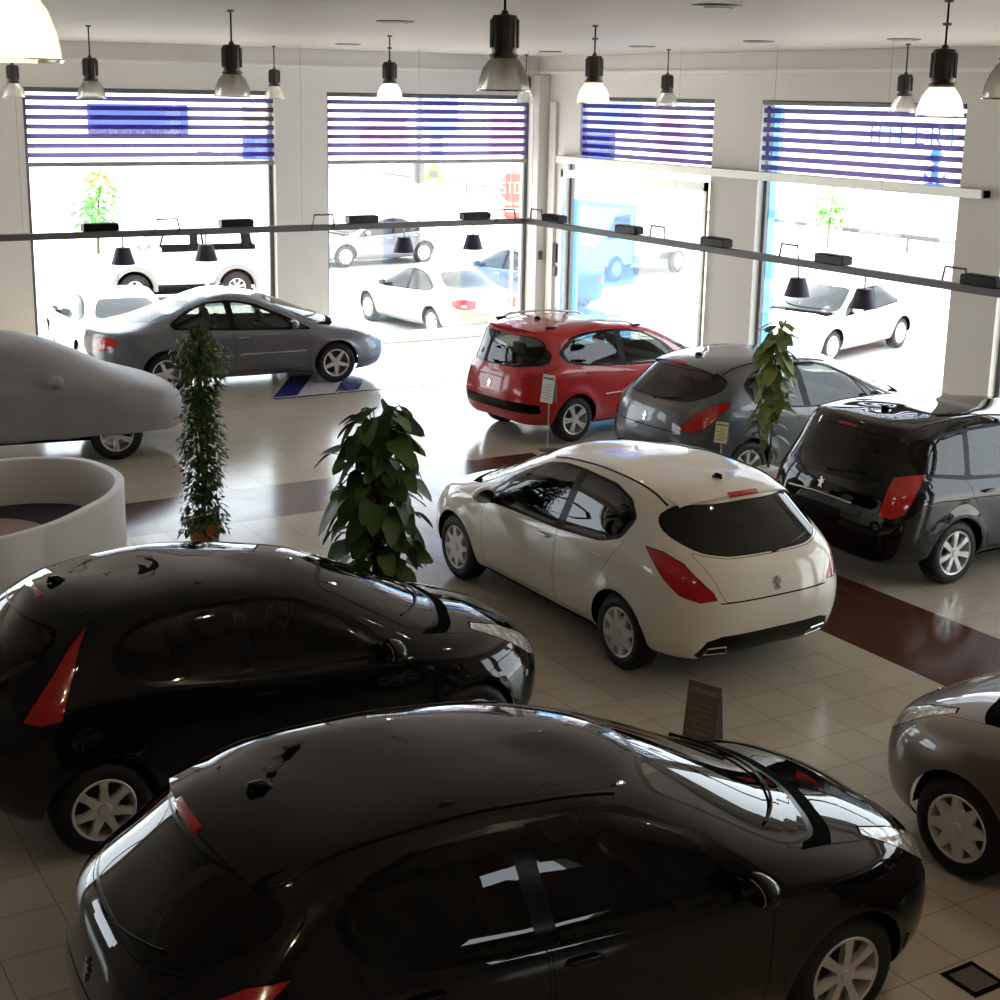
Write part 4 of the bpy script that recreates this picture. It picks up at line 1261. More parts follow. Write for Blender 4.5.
# banners on the glass, behind the blinds
g = .10
sheet('window_banner', 'x', WY + g, 6.40 * K, 8.00 * K, 3.62 * K, 4.08 * K, BANNER_B, 'deep blue banner with a white wave edge behind the blind over the grey saloon')
bm = bmesh.new()
for i in range(14): prism(bm, [(6.45 * K + i * .115 + .05 * math.cos(a), 3.66 * K + .035 * math.sin(a)) for a in np.linspace(0, 2 * PI, 9)[:-1]], 0, .004, Matrix.Translation((0, WY + g - .004, 0)) @ Matrix.Rotation(PI / 2, 4, 'X'))
obj('white_letters', bm, TRIMW, bpy.data.objects['window_banner'], False)
sheet('window_banner', 'x', WY + g, 8.90 * K, 9.38 * K, 3.72 * K, 4.10 * K, BANNER_Y, 'yellow poster behind the blind beside the wide white pillar')
sheet('window_banner', 'x', WY + g, 8.90 * K, 9.38 * K, 3.22 * K, 3.58 * K, BANNER_B, 'blue poster under the yellow one behind the blind')
sheet('window_banner', 'x', WY + g, 11.0 * K, 11.9 * K, 3.42 * K, 3.95 * K, BANNER_P, 'pink and white poster behind the blind beside the signal post')
sheet('window_banner', 'x', WY + g, 12.15 * K, 12.9 * K, 3.62 * K, 4.26 * K, BANNER_LB, 'pale blue poster in the middle of the window with the stop sign')
sheet('window_banner', 'x', WY + g, 12.35 * K, 12.6 * K, 3.25 * K, 3.6 * K, BANNER_LB, 'narrow pale blue pennant under the pale blue poster')
sheet('window_banner', 'x', WY + g, 13.55 * K, 14.22 * K, 3.30 * K, 4.02 * K, BANNER_P, 'pink poster above the stop sign')
sheet('window_banner', 'y', WX + g, 20.0 * K, 22.0 * K, 3.75 * K, 4.27 * K, BANNER_LB, 'pale blue poster high above the sliding door')
sheet('window_banner', 'y', WX + g, 20.75 * K, 22.0 * K, 3.25 * K, 3.75 * K, BANNER_B, 'deep blue poster above the sliding door beside the corner')
sheet('window_banner', 'y', WX + g, 18.8 * K, 19.5 * K, 3.35 * K, 4.05 * K, BANNER_P, 'pink poster above the sliding door')
sheet('window_film', 'y', WX + g, 20.1 * K, 21.95 * K, .1, 2.55 * K, FILM, 'blue film on the lower glass of the sliding door', 'window film')
sheet('window_film', 'y', WX + g, 16.55 * K, 16.80 * K, .1, 4.22 * K, FILM, 'narrow blue film down the edge of the window behind the tall slim plant', 'window film')
# lettering and symbol stuck on the last window, seen from behind
BLUEL = translucent('blue_lettering', (.25, .45, .90), .8, .5)
let = empty('window_lettering', (WX + g, 14.05 * K, 3.79 * K)); tag(let, 'pale blue capital lettering on the glass behind the blind at the room end', 'lettering')
strokes = {'H': [((0, 0), (0, 1)), ((.6, 0), (.6, 1)), ((0, .5), (.6, .5))], 'T': [((.3, 0), (.3, 1)), ((0, 1), (.6, 1))], 'E': [((0, 0), (0, 1)), ((0, 1), (.55, 1)), ((0, .5), (.5, .5)), ((0, 0), (.55, 0))],
           'R': [((0, 0), (0, 1)), ((0, 1), (.5, 1)), ((.5, 1), (.5, .5)), ((.5, .5), (0, .5)), ((.2, .5), (.6, 0))], 'I': [((.3, 0), (.3, 1))], 'F': [((0, 0), (0, 1)), ((0, 1), (.55, 1)), ((0, .5), (.5, .5))]}
for i, ch in enumerate('HIFERT'):
    bm = bmesh.new()
    for a, b in strokes[ch]:
        pa, pb = Vector((0, .78 - i * .28 - a[0] * .26, a[1] * .26)), Vector((0, .78 - i * .28 - b[0] * .26, b[1] * .26))
        tube(bm, [pa, pb], .02, 4)
    obj('letter', bm, BLUEL, let, False)
bm = bmesh.new()
Mx = Matrix.Translation((WX + g, 13.62 * K, 3.30 * K)) @ Matrix.Rotation(PI / 2, 4, 'Y')
lathe(bm, [(.0, 0), (.11, 0), (.11, .004), (0, .004)], 20, Mx @ Matrix.Translation((-.36, 0, 0)))
for a, b, r in (((0, 0, .25), (0, 0, .05), .09), ((0, -.05, .0), (0, -.19, .12), .035), ((0, .05, 0), (0, .19, .12), .035), ((0, -.16, -.02), (0, .16, -.02), .05)):
    tube(bm, [Vector(a) + Vector((WX + g, 13.62 * K, 3.30 * K)), Vector(b) + Vector((WX + g, 13.62 * K, 3.30 * K))], [r * .6, r * .6], 6)
tag(obj('window_symbol', bm, BLUEL), 'round blue symbol on the glass under the pale blue capital lettering', 'window sticker')

# small control boxes on the corner column
for (x, y, z, sx, sy, sz, lb) in ((15.10, 23.655, 1.55, .09, .04, .17, 'dark switch on the pale corner column, nearest the stop sign window'), (WX - .02, 23.35, 1.62, .05, .13, .36, 'tall grey control panel high on the corner column'), (WX - .02, 23.35, 1.28, .05, .12, .18, 'small dark control box under the grey panel on the corner column')):
    bm = bmesh.new(); box(bm, (x, y, z), (sx, sy, sz), None, .008)
    tag(obj('control_box', bm, STEEL if sz < .3 else PLASTIC), lb, 'control box')

# floor inlay near the window: white and blue slanted stripes
INB = mat('blue_tile', (.03, .03, .20), .12); INW = mat('white_tile', (.62, .62, .62), .12); IND = mat('dark_edge_tile', (.05, .05, .13), .14)
ya, yb = 19.40 * K, 20.98 * K
xa, xb = 7.9 * K, 14.0 * K
sl = .62
root = empty('floor_inlay', (xa, ya, 0)); root['kind'] = 'structure'
def inlay(nm, pts, m, z):
    bm = bmesh.new(); f = [bm.verts.new((x - xa, y - ya, z)) for x, y in pts]; bm.faces.new(f)
    r = bmesh.ops.extrude_face_region(bm, geom=bm.faces[:]); bmesh.ops.translate(bm, vec=(0, 0, -.0015), verts=[v for v in r['geom'] if isinstance(v, bmesh.types.BMVert)])
    return obj(nm, bm, m, root, False)
inlay('white_field', [(xa, ya), (xb, ya), (xb + 0, yb), (xa + (yb - ya) * sl, yb)], INW, .0025)
x = xa + .02
for i in range(6):
    inlay('blue_stripe', [(x, ya + .1), (x + .40, ya + .1), (x + .40 + (yb - ya - .2) * sl, yb - .1), (x + (yb - ya - .2) * sl, yb - .1)], INB, .004)
    x += .985 * K
inlay('dark_edge', [(xa, ya - .04), (xb, ya - .04), (xb, ya + .03), (xa, ya + .03)], IND, .004)
inlay('dark_edge', [(xa + (yb - ya) * sl, yb - .03), (xb, yb - .03), (xb, yb + .04), (xa + (yb - ya) * sl, yb + .04)], IND, .004)

# floor socket plate near the corner
bm = bmesh.new()
c = Vector((5.505 * K, 4.385 * K, 0)); 
for dx, dy, sx, sy in ((-.105, 0, .03, .24), (.105, 0, .03, .24), (0, -.105, .24, .03), (0, .105, .24, .03)): box(bm, (c.x + dx, c.y + dy, .003), (sx, sy, .008))
o = tag(obj('floor_socket_box', bm, TRIM, None, False), 'square floor socket plate with dark rim in the tiles', 'floor socket')
bm = bmesh.new(); box(bm, (c.x, c.y, .0025), (.18, .18, .005)); obj('plate', bm, mat('plate', (.12, .11, .10), .4, .5), o, False)

# recessed ceiling discs
n = 0
for (x, y), lb in zip(((6.6, 13.0), (7.1, 8.8), (11.7, 13.7), (12.0, 16.4), (12.6, 19.6), (12.2, 11.9), (9.2, 19.6)), ('round ceiling vent above the leafy green plant', 'round ceiling vent nearest the camera', 'round ceiling vent above the grey hatchback', 'round ceiling vent above the red estate', 'round ceiling vent nearest the corner column', 'round ceiling vent above the black estate', 'round ceiling vent between the two back windows')):
    o = empty('ceiling_vent', (x * K, y * K, ZC)); tag(o, lb, 'ceiling vent', 'round vents in the ceiling')
    bm = bmesh.new(); lathe(bm, [(.19, 0), (.19, -.012), (.13, -.022), (.125, -.01)], 28); obj('rim', bm, STEEL, o)
    bm = bmesh.new(); lathe(bm, [(.10, -.004), (.10, -.026), (0, -.03)], 28); obj('cone', bm, CEIL, o)

# pendant lamps
def lampglass(lit):
    m = bpy.data.materials.new('lamp_shade_lit' if lit else 'lamp_shade')
    m.use_nodes = True; nt = m.node_tree; nt.nodes.clear(); L = nt.links
    out = N(nt, 'ShaderNodeOutputMaterial')
    tr = N(nt, 'ShaderNodeBsdfTransparent', inp={'Color': (.85, .84, .80, 1)})
    d = N(nt, 'ShaderNodeBsdfTranslucent', inp={'Color': (.80, .76, .68, 1)})
    df = N(nt, 'ShaderNodeBsdfDiffuse', inp={'Color': (.55, .53, .48, 1)})
    gl = N(nt, 'ShaderNodeBsdfGlossy', inp={'Color': (.9, .9, .9, 1), 'Roughness': .15})
    fr = N(nt, 'ShaderNodeFresnel', inp={'IOR': 1.5})
    a = N(nt, 'ShaderNodeMixShader', inp={0: .5}); L.new(d.outputs[0], a.inputs[1]); L.new(df.outputs[0], a.inputs[2])
    b = N(nt, 'ShaderNodeMixShader', inp={0: .35}); L.new(a.outputs[0], b.inputs[1]); L.new(tr.outputs[0], b.inputs[2])
    c = N(nt, 'ShaderNodeMixShader'); L.new(fr.outputs[0], c.inputs[0]); L.new(b.outputs[0], c.inputs[1]); L.new(gl.outputs[0], c.inputs[2])
    last = c
    if lit:
        e = N(nt, 'ShaderNodeEmission', inp={'Color': (1.0, .78, .48, 1), 'Strength': .42})
        ad = N(nt, 'ShaderNodeAddShader'); L.new(c.outputs[0], ad.inputs[0]); L.new(e.outputs[0], ad.inputs[1]); last = ad
    L.new(last.outputs[0], out.inputs['Surface'])
    return m
SHADE, SHADE_L = lampglass(False), lampglass(True)
HOUSING = mat('lamp_housing', (.07, .06, .06), .4, .3)
BULB = mat('bulb', (.8, .8, .75), .2)
BULB_L = mat('bulb_lit', (1, 1, 1), .2, emit=(1.0, .82, .55), estr=9)
D = .33
def lamp_proto(lit):
    root = empty('pendant_lamp', (0, 0, 0))
    r = D / 2
    bm = bmesh.new()
    prof = [(r, 0), (r * .985, .015), (r * .93, .07), (r * .80, .13), (r * .60, .178), (r * .47, .20)]
    nseg = 72
    lathe(bm, prof, nseg)
    for v in bm.verts:   # fine pressed flutes
        a = math.atan2(v.co.y, v.co.x); i = round(a / (2 * PI) * nseg)
        if i % 2 and v.co.z < .19: v.co.x *= .975; v.co.y *= .975
    sh = obj('shade', bm, SHADE_L if lit else SHADE, root)
    bm = bmesh.new(); lathe(bm, [(r * 1.0, .004), (r * 1.015, 0), (r * 1.0, -.006), (r * .985, 0), (r * 1.0, .004)], 48); obj('shade_rim', bm, CHROME if not lit else SHADE_L, sh)
    bm = bmesh.new()
    lathe(bm, [(0, .19), (r * .50, .19), (r * .56, .20), (r * .56, .215), (r * .48, .22), (r * .48, .24), (r * .50, .245), (r * .50, .43), (r * .44, .45), (r * .16, .455), (r * .10, .48), (0, .485)], 28)
    for i in range(14):
        a = 2 * PI * i / 14
        box(bm, (r * .52 * math.cos(a), r * .52 * math.sin(a), .34), (.012, .006, .17), Matrix.Rotation(a, 3, 'Z'))
    obj('housing', bm, HOUSING, root)
    bm = bmesh.new(); lathe(bm, [(0, .06), (.03, .065), (.042, .10), (.032, .14), (.02, .19), (0, .19)], 16); obj('bulb', bm, BULB_L if lit else BULB, root)
    return root
lamps = [  # x, y, z of the rim (old units), lit, label
    (.905, 4.04, 4.378, True, 'big glowing pendant lamp close to the camera'),
    (5.0, 21.6, 4.17, False, 'unlit pendant lamp nearest the end of the back wall, above the covered car'),
    (4.72, 16.75, 4.20, False, 'smaller of two unlit pendant lamps before the blind over the grey saloon'),
    (4.72, 12.4, 4.26, False, 'larger of two unlit pendant lamps before the blind over the grey saloon'),
    (8.9, 21.6, 4.20, False, 'small unlit pendant lamp at the edge of the wide white pillar'),
    (8.15, 16.2, 4.24, True, 'glowing pendant lamp over the window with the stop sign'),
    (4.66, 7.75, 4.34, False, 'large unlit pendant lamp hanging before the window with the stop sign'),
    (13.3, 21.4, 4.20, False, 'small distant unlit pendant lamp partly hidden by the large unlit one'),
    (8.28, 12.08, 4.26, True, 'glowing pendant lamp beside the corner column'),
    (12.9, 17.0, 4.20, False, 'small unlit pendant lamp before the blind above the sliding door'),
    (13.2, 12.8, 4.20, False, 'unlit pendant lamp next to the glowing one over the last blind'),
    (7.77, 7.2, 4.23, True, 'large glowing pendant lamp over the last striped blind'),
    (4.66, 3.1, 4.40, True, 'unseen glowing pendant lamp added to warm the nearest black hatchback'),  # this and the next two are out of view, added to warm the near floor
    (7.9, 2.4, 4.36, True, 'unseen glowing pendant lamp added to warm the bronze grey hatchback'),
    (1.1, -.4, 4.40, True, 'unseen glowing pendant lamp added as fill, farthest from the glazed walls'),
    (6.28, 5.33, 4.34, False, 'large unlit pendant lamp, only half visible, above the black estate'),
]
protos = {}
for x, y, z, lit, lb in lamps:
    if lit not in protos: o = protos[lit] = lamp_proto(lit)
    else: o = copy_tree(protos[lit])
    o.location = (x * K, y * K, z * K)
    tag(o, lb, 'pendant lamp', 'industrial pendant lamps hung in rows')
    bm = bmesh.new(); h = ZC - z * K; tube(bm, [(0, 0, .47), (0, 0, h)], .008, 6); obj('cord', bm, TRIM, o)
    bm = bmesh.new(); lathe(bm, [(0, h - .02), (.03, h - .02), (.034, h)], 16); obj('ceiling_rose', bm, STEEL, o)
    if lit:
        li = bpy.data.lights.new('lamp_light', 'POINT'); li.energy = 24 if y > 4 and x > 1 or y > 4 else 150; li.color = (1, .80, .55); li.shadow_soft_size = .05  # the added out-of-view lamps get the stronger energy
        lo = link(bpy.data.objects.new('lamp_light', li)); lo.parent = o; lo.location = (0, 0, .03)

# hanging rail: an L that runs along both glazed walls
RZ = 2.40 * K
CXr, CYr = 12.35 * K, 19.80 * K
rail = empty('lighting_rail', (CXr, CYr, RZ)); tag(rail, 'long grey L-shaped lighting rail hung on thin wires across the hall', 'lighting rail')
bm = bmesh.new()
box(bm, ((XL + .6 - CXr) / 2, 0, 0), (CXr - XL - .6 + .12, .12, .075), None, .006); box(bm, ((XL + .6 - CXr) / 2, 0, -.035), (CXr - XL - .6, .05, .04))
obj('rail_arm', bm, STEEL, rail, False)
bm = bmesh.new()
yend = 2.0
box(bm, (0, (yend - CYr) / 2 - .03, 0), (.12, CYr - yend - .06, .075), None, .006); box(bm, (0, (yend - CYr) / 2, -.035), (.05, CYr - yend - .1, .04))
obj('rail_arm', bm, STEEL, rail, False)
for x in [1.0, 4.6, 8.55, 10.45]:
    bm = bmesh.new(); tube(bm, [(x * K - CXr, 0, .02), (x * K - CXr, 0, ZC - RZ)], .0018, 5); obj('wire', bm, STEEL, rail)
bm = bmesh.new(); tube(bm, [(0, 0, .02), (0, 0, ZC - RZ)], .0018, 5); obj('wire', bm, STEEL, rail)
for y in [17.9, 16.0, 14.1, 12.2, 8.5]:
    bm = bmesh.new(); tube(bm, [(0, y * K - CYr, .02), (0, y * K - CYr, ZC - RZ)], .0018, 5); obj('wire', bm, STEEL, rail)
def ballast(x, y, rz, lb, p=[None]):
    if p[0] is None:
        o = p[0] = empty('ballast_box', (0, 0, 0))
        bm = bmesh.new(); box(bm, (0, 0, .06), (.50, .17, .11), None, .008); obj('casing', bm, GAP if False else TRIM, o, False)
        bm = bmesh.new()
        for i in range(9): box(bm, (-.2 + i * .05, 0, .118), (.012, .15, .012))
        obj('cooling_fins', bm, TRIM, o, False)
        bm = bmesh.new()
        tube(bm, [(.25, 0, .05), (.30, 0, .06), (.32, 0, .02)], .008, 5)
        obj('cable', bm, TRIM, o)
    else: o = copy_tree(p[0])
    o.location = (x, y, RZ + .039); o.rotation_euler = (0, 0, rz)
    tag(o, lb, 'ballast box', 'black ballast boxes on the lighting rail')
for x, lb in ((5.61, 'black ballast box on the rail, first one from the end over the grey saloon'), (7.54, 'black ballast box on the rail over the front wheel side of the off-road vehicle'), (9.50, 'black ballast box on the rail just past the wide white pillar'), (11.43, 'black ballast box on the rail before the stop sign window, nearer the corner')):
    ballast(x * K, CYr, 0, lb)
for y, lb in ((18.97, 'black ballast box on the rail before the corner column'), (17.02, 'black ballast box on the rail before the sliding door'), (15.08, 'black ballast box on the rail before the narrow pillar beside the sliding door'), (12.9, 'black ballast box on the rail above the white car outside'), (10.65, 'black ballast box on the rail before the last pillar')):
    ballast(CXr, y * K, PI / 2, lb)
SPOT = mat('spot_shade', (.035, .03, .06), .45, .2)
def spot(x, y, rz, lb, p=[None]):
    if p[0] is None:
        o = p[0] = empty('spotlight', (0, 0, 0))
        bm = bmesh.new(); lathe(bm, [(.165, -.40), (.16, -.40), (.09, -.17), (.0, -.16)], 28); lathe(bm, [(.165, -.40), (.17, -.398), (.10, -.165), (.0, -.155)], 28); obj('shade', bm, SPOT, o)
        bm = bmesh.new(); tube(bm, [(0, 0, -.16), (0, 0, -.02)], .012, 8); obj('stem', bm, WHITEP, o)
        bm = bmesh.new(); bmesh.ops.create_uvsphere(bm, u_segments=12, v_segments=8, radius=.035, matrix=Matrix.Translation((0, 0, -.26))); obj('bulb', bm, BULB, o)
    else: o = copy_tree(p[0])
    o.location = (x, y, RZ - .035); o.rotation_euler = (0, 0, rz)
    tag(o, lb, 'spotlight', 'dark conical spotlights under the rail')
for x, lb in ((5.91, 'dark conical spotlight under the rail, over the white car parked outside behind the saloon'), (7.09, 'dark conical spotlight under the rail in front of the off-road vehicle'), (10.2, 'dark conical spotlight under the rail in front of the grey street car'), (11.4, 'dark conical spotlight under the rail, above the silver saloon outside')):
    spot(x * K, CYr, 0, lb)
for y, lb in ((13.48, 'dark conical spotlight under the rail above the tall slim plant'), (12.35, 'dark conical spotlight under the rail in front of the white car outside')):
    spot(CXr, y * K, PI / 2, lb)
def hook(x, y, rz, lb, p=[None]):
    bm = bmesh.new(); tube(bm, [(-.19, -.078, -.02), (-.15, -.078, .19), (.15, -.078, .19), (.19, -.078, -.02)], .016, 6)
    o = obj('hanging_bracket', bm, STEEL); o.location = (x, y, RZ); o.rotation_euler = (0, 0, rz)
    tag(o, lb, 'bracket', 'wire brackets clipped over the rail')
for x, lb in ((6.52, 'wire bracket over the rail between the first two ballast boxes'), (8.85, 'wire bracket over the rail at the wide white pillar'), (11.95, 'wire bracket over the rail before the stop sign')): hook(x * K, CYr, 0, lb)
for y, lb in ((19.6, 'wire bracket over the rail at its bend'), (16.45, 'wire bracket over the rail before the sliding door'), (13.75, 'wire bracket over the rail above the tall slim plant'), (11.1, 'wire bracket over the rail before the last pillar')): hook(CXr, y * K, PI / 2, lb)

# curved reception counter
def spline(pts, n=10):
    out = []; m = len(pts)
    for i in range(m):
        P = [Vector(pts[(i + d) % m]) for d in (-1, 0, 1, 2)]
        for j in range(n):
            t = j / n
            out.append(.5 * ((2 * P[1]) + (P[2] - P[0]) * t + (2 * P[0] - 5 * P[1] + 4 * P[2] - P[3]) * t * t + (-P[0] + 3 * P[1] - 3 * P[2] + P[3]) * t ** 3))
    return out
cpts = [(3.52, 12.1), (3.42, 12.70), (3.10, 13.0), (2.65, 13.08), (1.8, 12.95), (1.15, 12.4), (1.0, 11.6), (1.4, 10.85), (2.0, 10.62), (2.55, 10.80), (2.98, 11.15), (3.32, 11.55)]
outer = spline([(x * K, y * K, 0) for x, y in cpts])
cen = sum(outer, Vector()) / len(outer)
inner = [p + (cen - p).normalized() * .085 for p in outer]
hc = 1.1 * K
desk = empty('reception_counter', tuple(cen)); tag(desk, 'round white reception counter with a thick curved shell wall', 'counter')
bm = bmesh.new()
rings = [[bm.verts.new((p.x - cen.x, p.y - cen.y, z)) for p in P] for P, z in ((outer, 0), (outer, hc - .012), ([o_ + (i_ - o_) * .12 for o_, i_ in zip(outer, inner)], hc), ([o_ + (i_ - o_) * .88 for o_, i_ in zip(outer, inner)], hc), (inner, hc - .012), (inner, 0))]
m_ = len(outer)
for a, b in zip(rings[:-1], rings[1:]):
    for i in range(m_): bm.faces.new((a[i], a[(i + 1) % m_], b[(i + 1) % m_], b[i]))
bmesh.ops.recalc_face_normals(bm, faces=bm.faces)
obj('shell', bm, WHITEP, desk)
bm = bmesh.new()
prism(bm, [((p.x - cen.x) * .9, (p.y - cen.y) * .9) for p in outer], .70, .73); obj('inner_worktop', bm, mat('dark_navy_worktop', (.015, .013, .035), .6), desk, False)
DESKTOP = mat('pinkish_table_top', (.42, .30, .29), .3)
bm = bmesh.new(); lathe(bm, [(0, 0), (.60, 0), (.61, .012), (.60, .025), (0, .025)], 48); t = obj('round_table_top', bm, DESKTOP); t.location = (2.27 * K, 12.0 * K, .732); tag(t, 'pink-brown round table top lying on the dark worktop inside the white counter', 'mat')  # the round table inside the counter, built only as its top disc
bm = bmesh.new(); box(bm, (2.20 * K, 11.80 * K, .7595), (.34, .24, .004), Matrix.Rotation(.5, 3, 'Z')); tag(obj('paper_sheet', bm, TRIMW, None, False), 'pale sheet of paper lying on the pink-brown round table top', 'paper')

# ------------------------------------------------------------------ plants
def leafmat(name, c1, c2):
    m = mat(name, c1, .38, spec=.5); nt = m.node_tree; b = nt.nodes['Principled BSDF']
    g_ = N(nt, 'ShaderNodeNewGeometry'); r = N(nt, 'ShaderNodeValToRGB')
    r.color_ramp.elements[0].color = (*c1, 1); r.color_ramp.elements[1].color = (*c2, 1)
    nt.links.new(g_.outputs['Random Per Island'], r.inputs[0]); nt.links.new(r.outputs[0], b.inputs['Base Color'])
    t = N(nt, 'ShaderNodeBsdfTranslucent'); nt.links.new(r.outputs[0], t.inputs['Color'])
    ms = N(nt, 'ShaderNodeMixShader', inp={0: .25}); out = nt.nodes['Material Output']
    nt.links.new(b.outputs[0], ms.inputs[1]); nt.links.new(t.outputs[0], ms.inputs[2]); nt.links.new(ms.outputs[0], out.inputs['Surface'])
    return m
IVY = leafmat('ivy_leaf', (.014, .036, .007), (.07, .12, .022))
POTH = leafmat('pothos_leaf', (.014, .055, .010), (.09, .16, .03))
FICUS = leafmat('rubber_plant_leaf', (.06, .12, .025), (.26, .30, .08))
STEMM = mat('stem', (.08, .06, .03), .7)
TERRA = mat('terracotta', (.32, .10, .045), .75)
MOSS = mat('moss_pole', (.05, .03, .015), .95)
def leaf(bm, base, direction, normal, L, Wd, droop=.25, heart=False, fold=.25, nseg=5):
    d = direction.normalized(); s = d.cross(normal)
    if s.length < 1e-3: s = d.cross(Vector((1, 0, 0)))
    s.normalize(); nn = s.cross(d).normalized()
    rows = []
    for i in range(nseg + 1):
        t = i / nseg
        if heart: w = Wd * (1.0 - t) ** .52 * (1.2 if t > 0 else .75) * (.93 if t else 1) if t < 1 else 0
        else: w = Wd * math.sin(PI * min(1, t * .92 + .04)) ** .8
        c = base + d * (L * t) - Vector((0, 0, 1)) * (droop * L * t * t) 
        back = d * (-.10 * L if (heart and i == 0) else 0)
        if w < 1e-4: rows.append([bm.verts.new(c)])
        else: rows.append([bm.verts.new(c - s * w * .5 + back + nn * fold * w * .5), bm.verts.new(c), bm.verts.new(c + s * w * .5 + back + nn * fold * w * .5)])
    for a, b in zip(rows[:-1], rows[1:]):
        if len(b) == 3:
            bm.faces.new((a[0], a[1], b[1], b[0])); bm.faces.new((a[1], a[2], b[2], b[1]))
        else:
            bm.faces.new((a[0], a[1], b[0])); bm.faces.new((a[1], a[2], b[0]))
def pot(root, r0, r1, h, m):
    bm = bmesh.new(); lathe(bm, [(0, 0), (r0, 0), (r1 * .97, h - .05), (r1 * 1.05, h - .045), (r1 * 1.05, h), (r1 * .96, h), (r1 * .94, h - .03), (0, h - .03)], 36); p = obj('pot', bm, m, root)
    bm = bmesh.new(); lathe(bm, [(r1 * .93, h - .028), (0, h - .02)], 24); obj('soil', bm, MOSS, p)
rnd = random.Random(11)
# ivy column in a terracotta pot
root = empty('potted_ivy', (4.46 * K, 12.72 * K, 0)); tag(root, 'tall narrow column of small-leaved ivy in a terracotta pot', 'plant')
root['label'] = 'tall narrow column of small-leaved ivy in a terracotta pot'
pot(root, .11, .16, .40, TERRA)
bm = bmesh.new(); tube(bm, [(0, 0, .36), (0.0, 0, 2.2)], .02, 8)
for q in range(5):
    a = q * 1.3; tube(bm, [(.05 * math.cos(a + z * 2), .05 * math.sin(a + z * 2), .36 + z) for z in np.linspace(0, 1.8, 24)], .006, 5)
obj('stem', bm, STEMM, root)
bm = bmesh.new()
for i in range(2600):
    z = .30 + 2.0 * rnd.random() ** .95
    a = rnd.random() * 2 * PI
    R0 = .20 + .03 * math.sin(z * 7) + (.05 if z > 1.75 else 0) * (1 if z < 2.12 else .3) + (.03 if z < .6 else 0)
    if z > 2.15: R0 *= max(.3, (2.36 - z) / .21)
    r = R0 * (rnd.random() ** .45)
    if rnd.random() < .04: r *= 1.3
    b = Vector((r * math.cos(a), r * math.sin(a) , z))
    d = Vector((math.cos(a + rnd.uniform(-1, 1)), math.sin(a + rnd.uniform(-1, 1)), rnd.uniform(-1.1, .2)))
    leaf(bm, b, d, Vector((math.cos(a), math.sin(a), .7)), rnd.uniform(.035, .062), rnd.uniform(.03, .048), .3, True, .2, 3)
obj('foliage', bm, IVY, root)
# broad-leaved plant on a moss pole
root = empty('potted_pothos', (4.96 * K, 10.08 * K, 0)); tag(root, 'bushy climbing plant with large dark green heart-shaped leaves on a pole', 'plant')
pot(root, .15, .20, .34, mat('brown_pot', (.06, .035, .02), .6))
bm = bmesh.new(); tube(bm, [(0, 0, .3), (0.0, 0, 1.62)], .045, 10); obj('moss_pole', bm, MOSS, root)
bm = bmesh.new(); bs = bmesh.new()
lv = []
for i in range(190):
    z = .42 + 1.56 * (i / 190) ** .92
    a = i * 2.399 + rnd.uniform(-.5, .5)
    env = .36 if z < .7 else .42 if z < 1.6 else .26
    L = rnd.uniform(.15, .26)
    r = rnd.uniform(.08, env - .05) if i % 3 else rnd.uniform(.18, env)
    b = Vector((r * math.cos(a), r * math.sin(a), z + r * .15))
    tube(bs, [(.03 * math.cos(a), .03 * math.sin(a), z - .12), (r * .6 * math.cos(a), r * .6 * math.sin(a), z + r * .12), tuple(b)], .005, 4)
    d = Vector((math.cos(a + rnd.uniform(-.5, .5)), math.sin(a + rnd.uniform(-.5, .5)), rnd.uniform(-1.3, -.1)))
    leaf(bm, b, d, Vector((math.cos(a) + rnd.uniform(-.5, .5), math.sin(a) + rnd.uniform(-.5, .5), .7)), L * .95, L * rnd.uniform(.80, 1.0), rnd.uniform(.15, .4), True, .16, 6)
obj('foliage', bm, POTH, root); obj('stem', bs, STEMM, root)
# slim rubber plant in a white pot
root = empty('potted_rubber_plant', (10.98, 12.27, 0)); tag(root, 'tall slim light green plant with upright leaves in a white pot', 'plant')
bm = bmesh.new(); box(bm, (0, 0, .22), (.26, .26, .44), None, .015); obj('pot', bm, WHITEP, root)
bm = bmesh.new()
st = [(0, 0, .4), (.02, .0, .9), (-.02, .02, 1.4), (.03, -.02, 1.9), (.05, -.03, 2.1)]
tube(bm, st, [.014, .012, .010, .007, .004], 6); tube(bm, [(.03, .03, .4), (-.10, .06, .8), (-.14, .1, 1.05)], .008, 5); obj('stem', bm, STEMM, root)
bm = bmesh.new()
for i in range(105):
    z = .62 + 1.50 * (i / 105) ** .85; a = i * 2.399 + rnd.uniform(-.3, .3)
    r = .02 + rnd.uniform(0, .06)
    up = 1 if z < 1.2 else .4
    L = rnd.uniform(.12, .18) if z < 1.15 else rnd.uniform(.20, .31)
    if z > 1.95: L *= .75
    off = Vector((-.10, .07, 0)) if z < 1.1 and i % 2 else Vector((0, 0, 0))
    leaf(bm, Vector((r * math.cos(a), r * math.sin(a), z)) + off, Vector((math.cos(a), math.sin(a), rnd.uniform(-1.5, .3) if z > 1.1 else rnd.uniform(-.6, .5))), Vector((0, 0, 1)), L, L * .56, .3, False, .2, 5)
for i in range(5):
    a = i * 1.3; leaf(bm, Vector((.05, -.03, 2.02)), Vector((.4 * math.cos(a), .4 * math.sin(a), 1)), Vector((0, 1, .2)), .13, .035, .0, False, .4, 4)
obj('foliage', bm, FICUS, root)

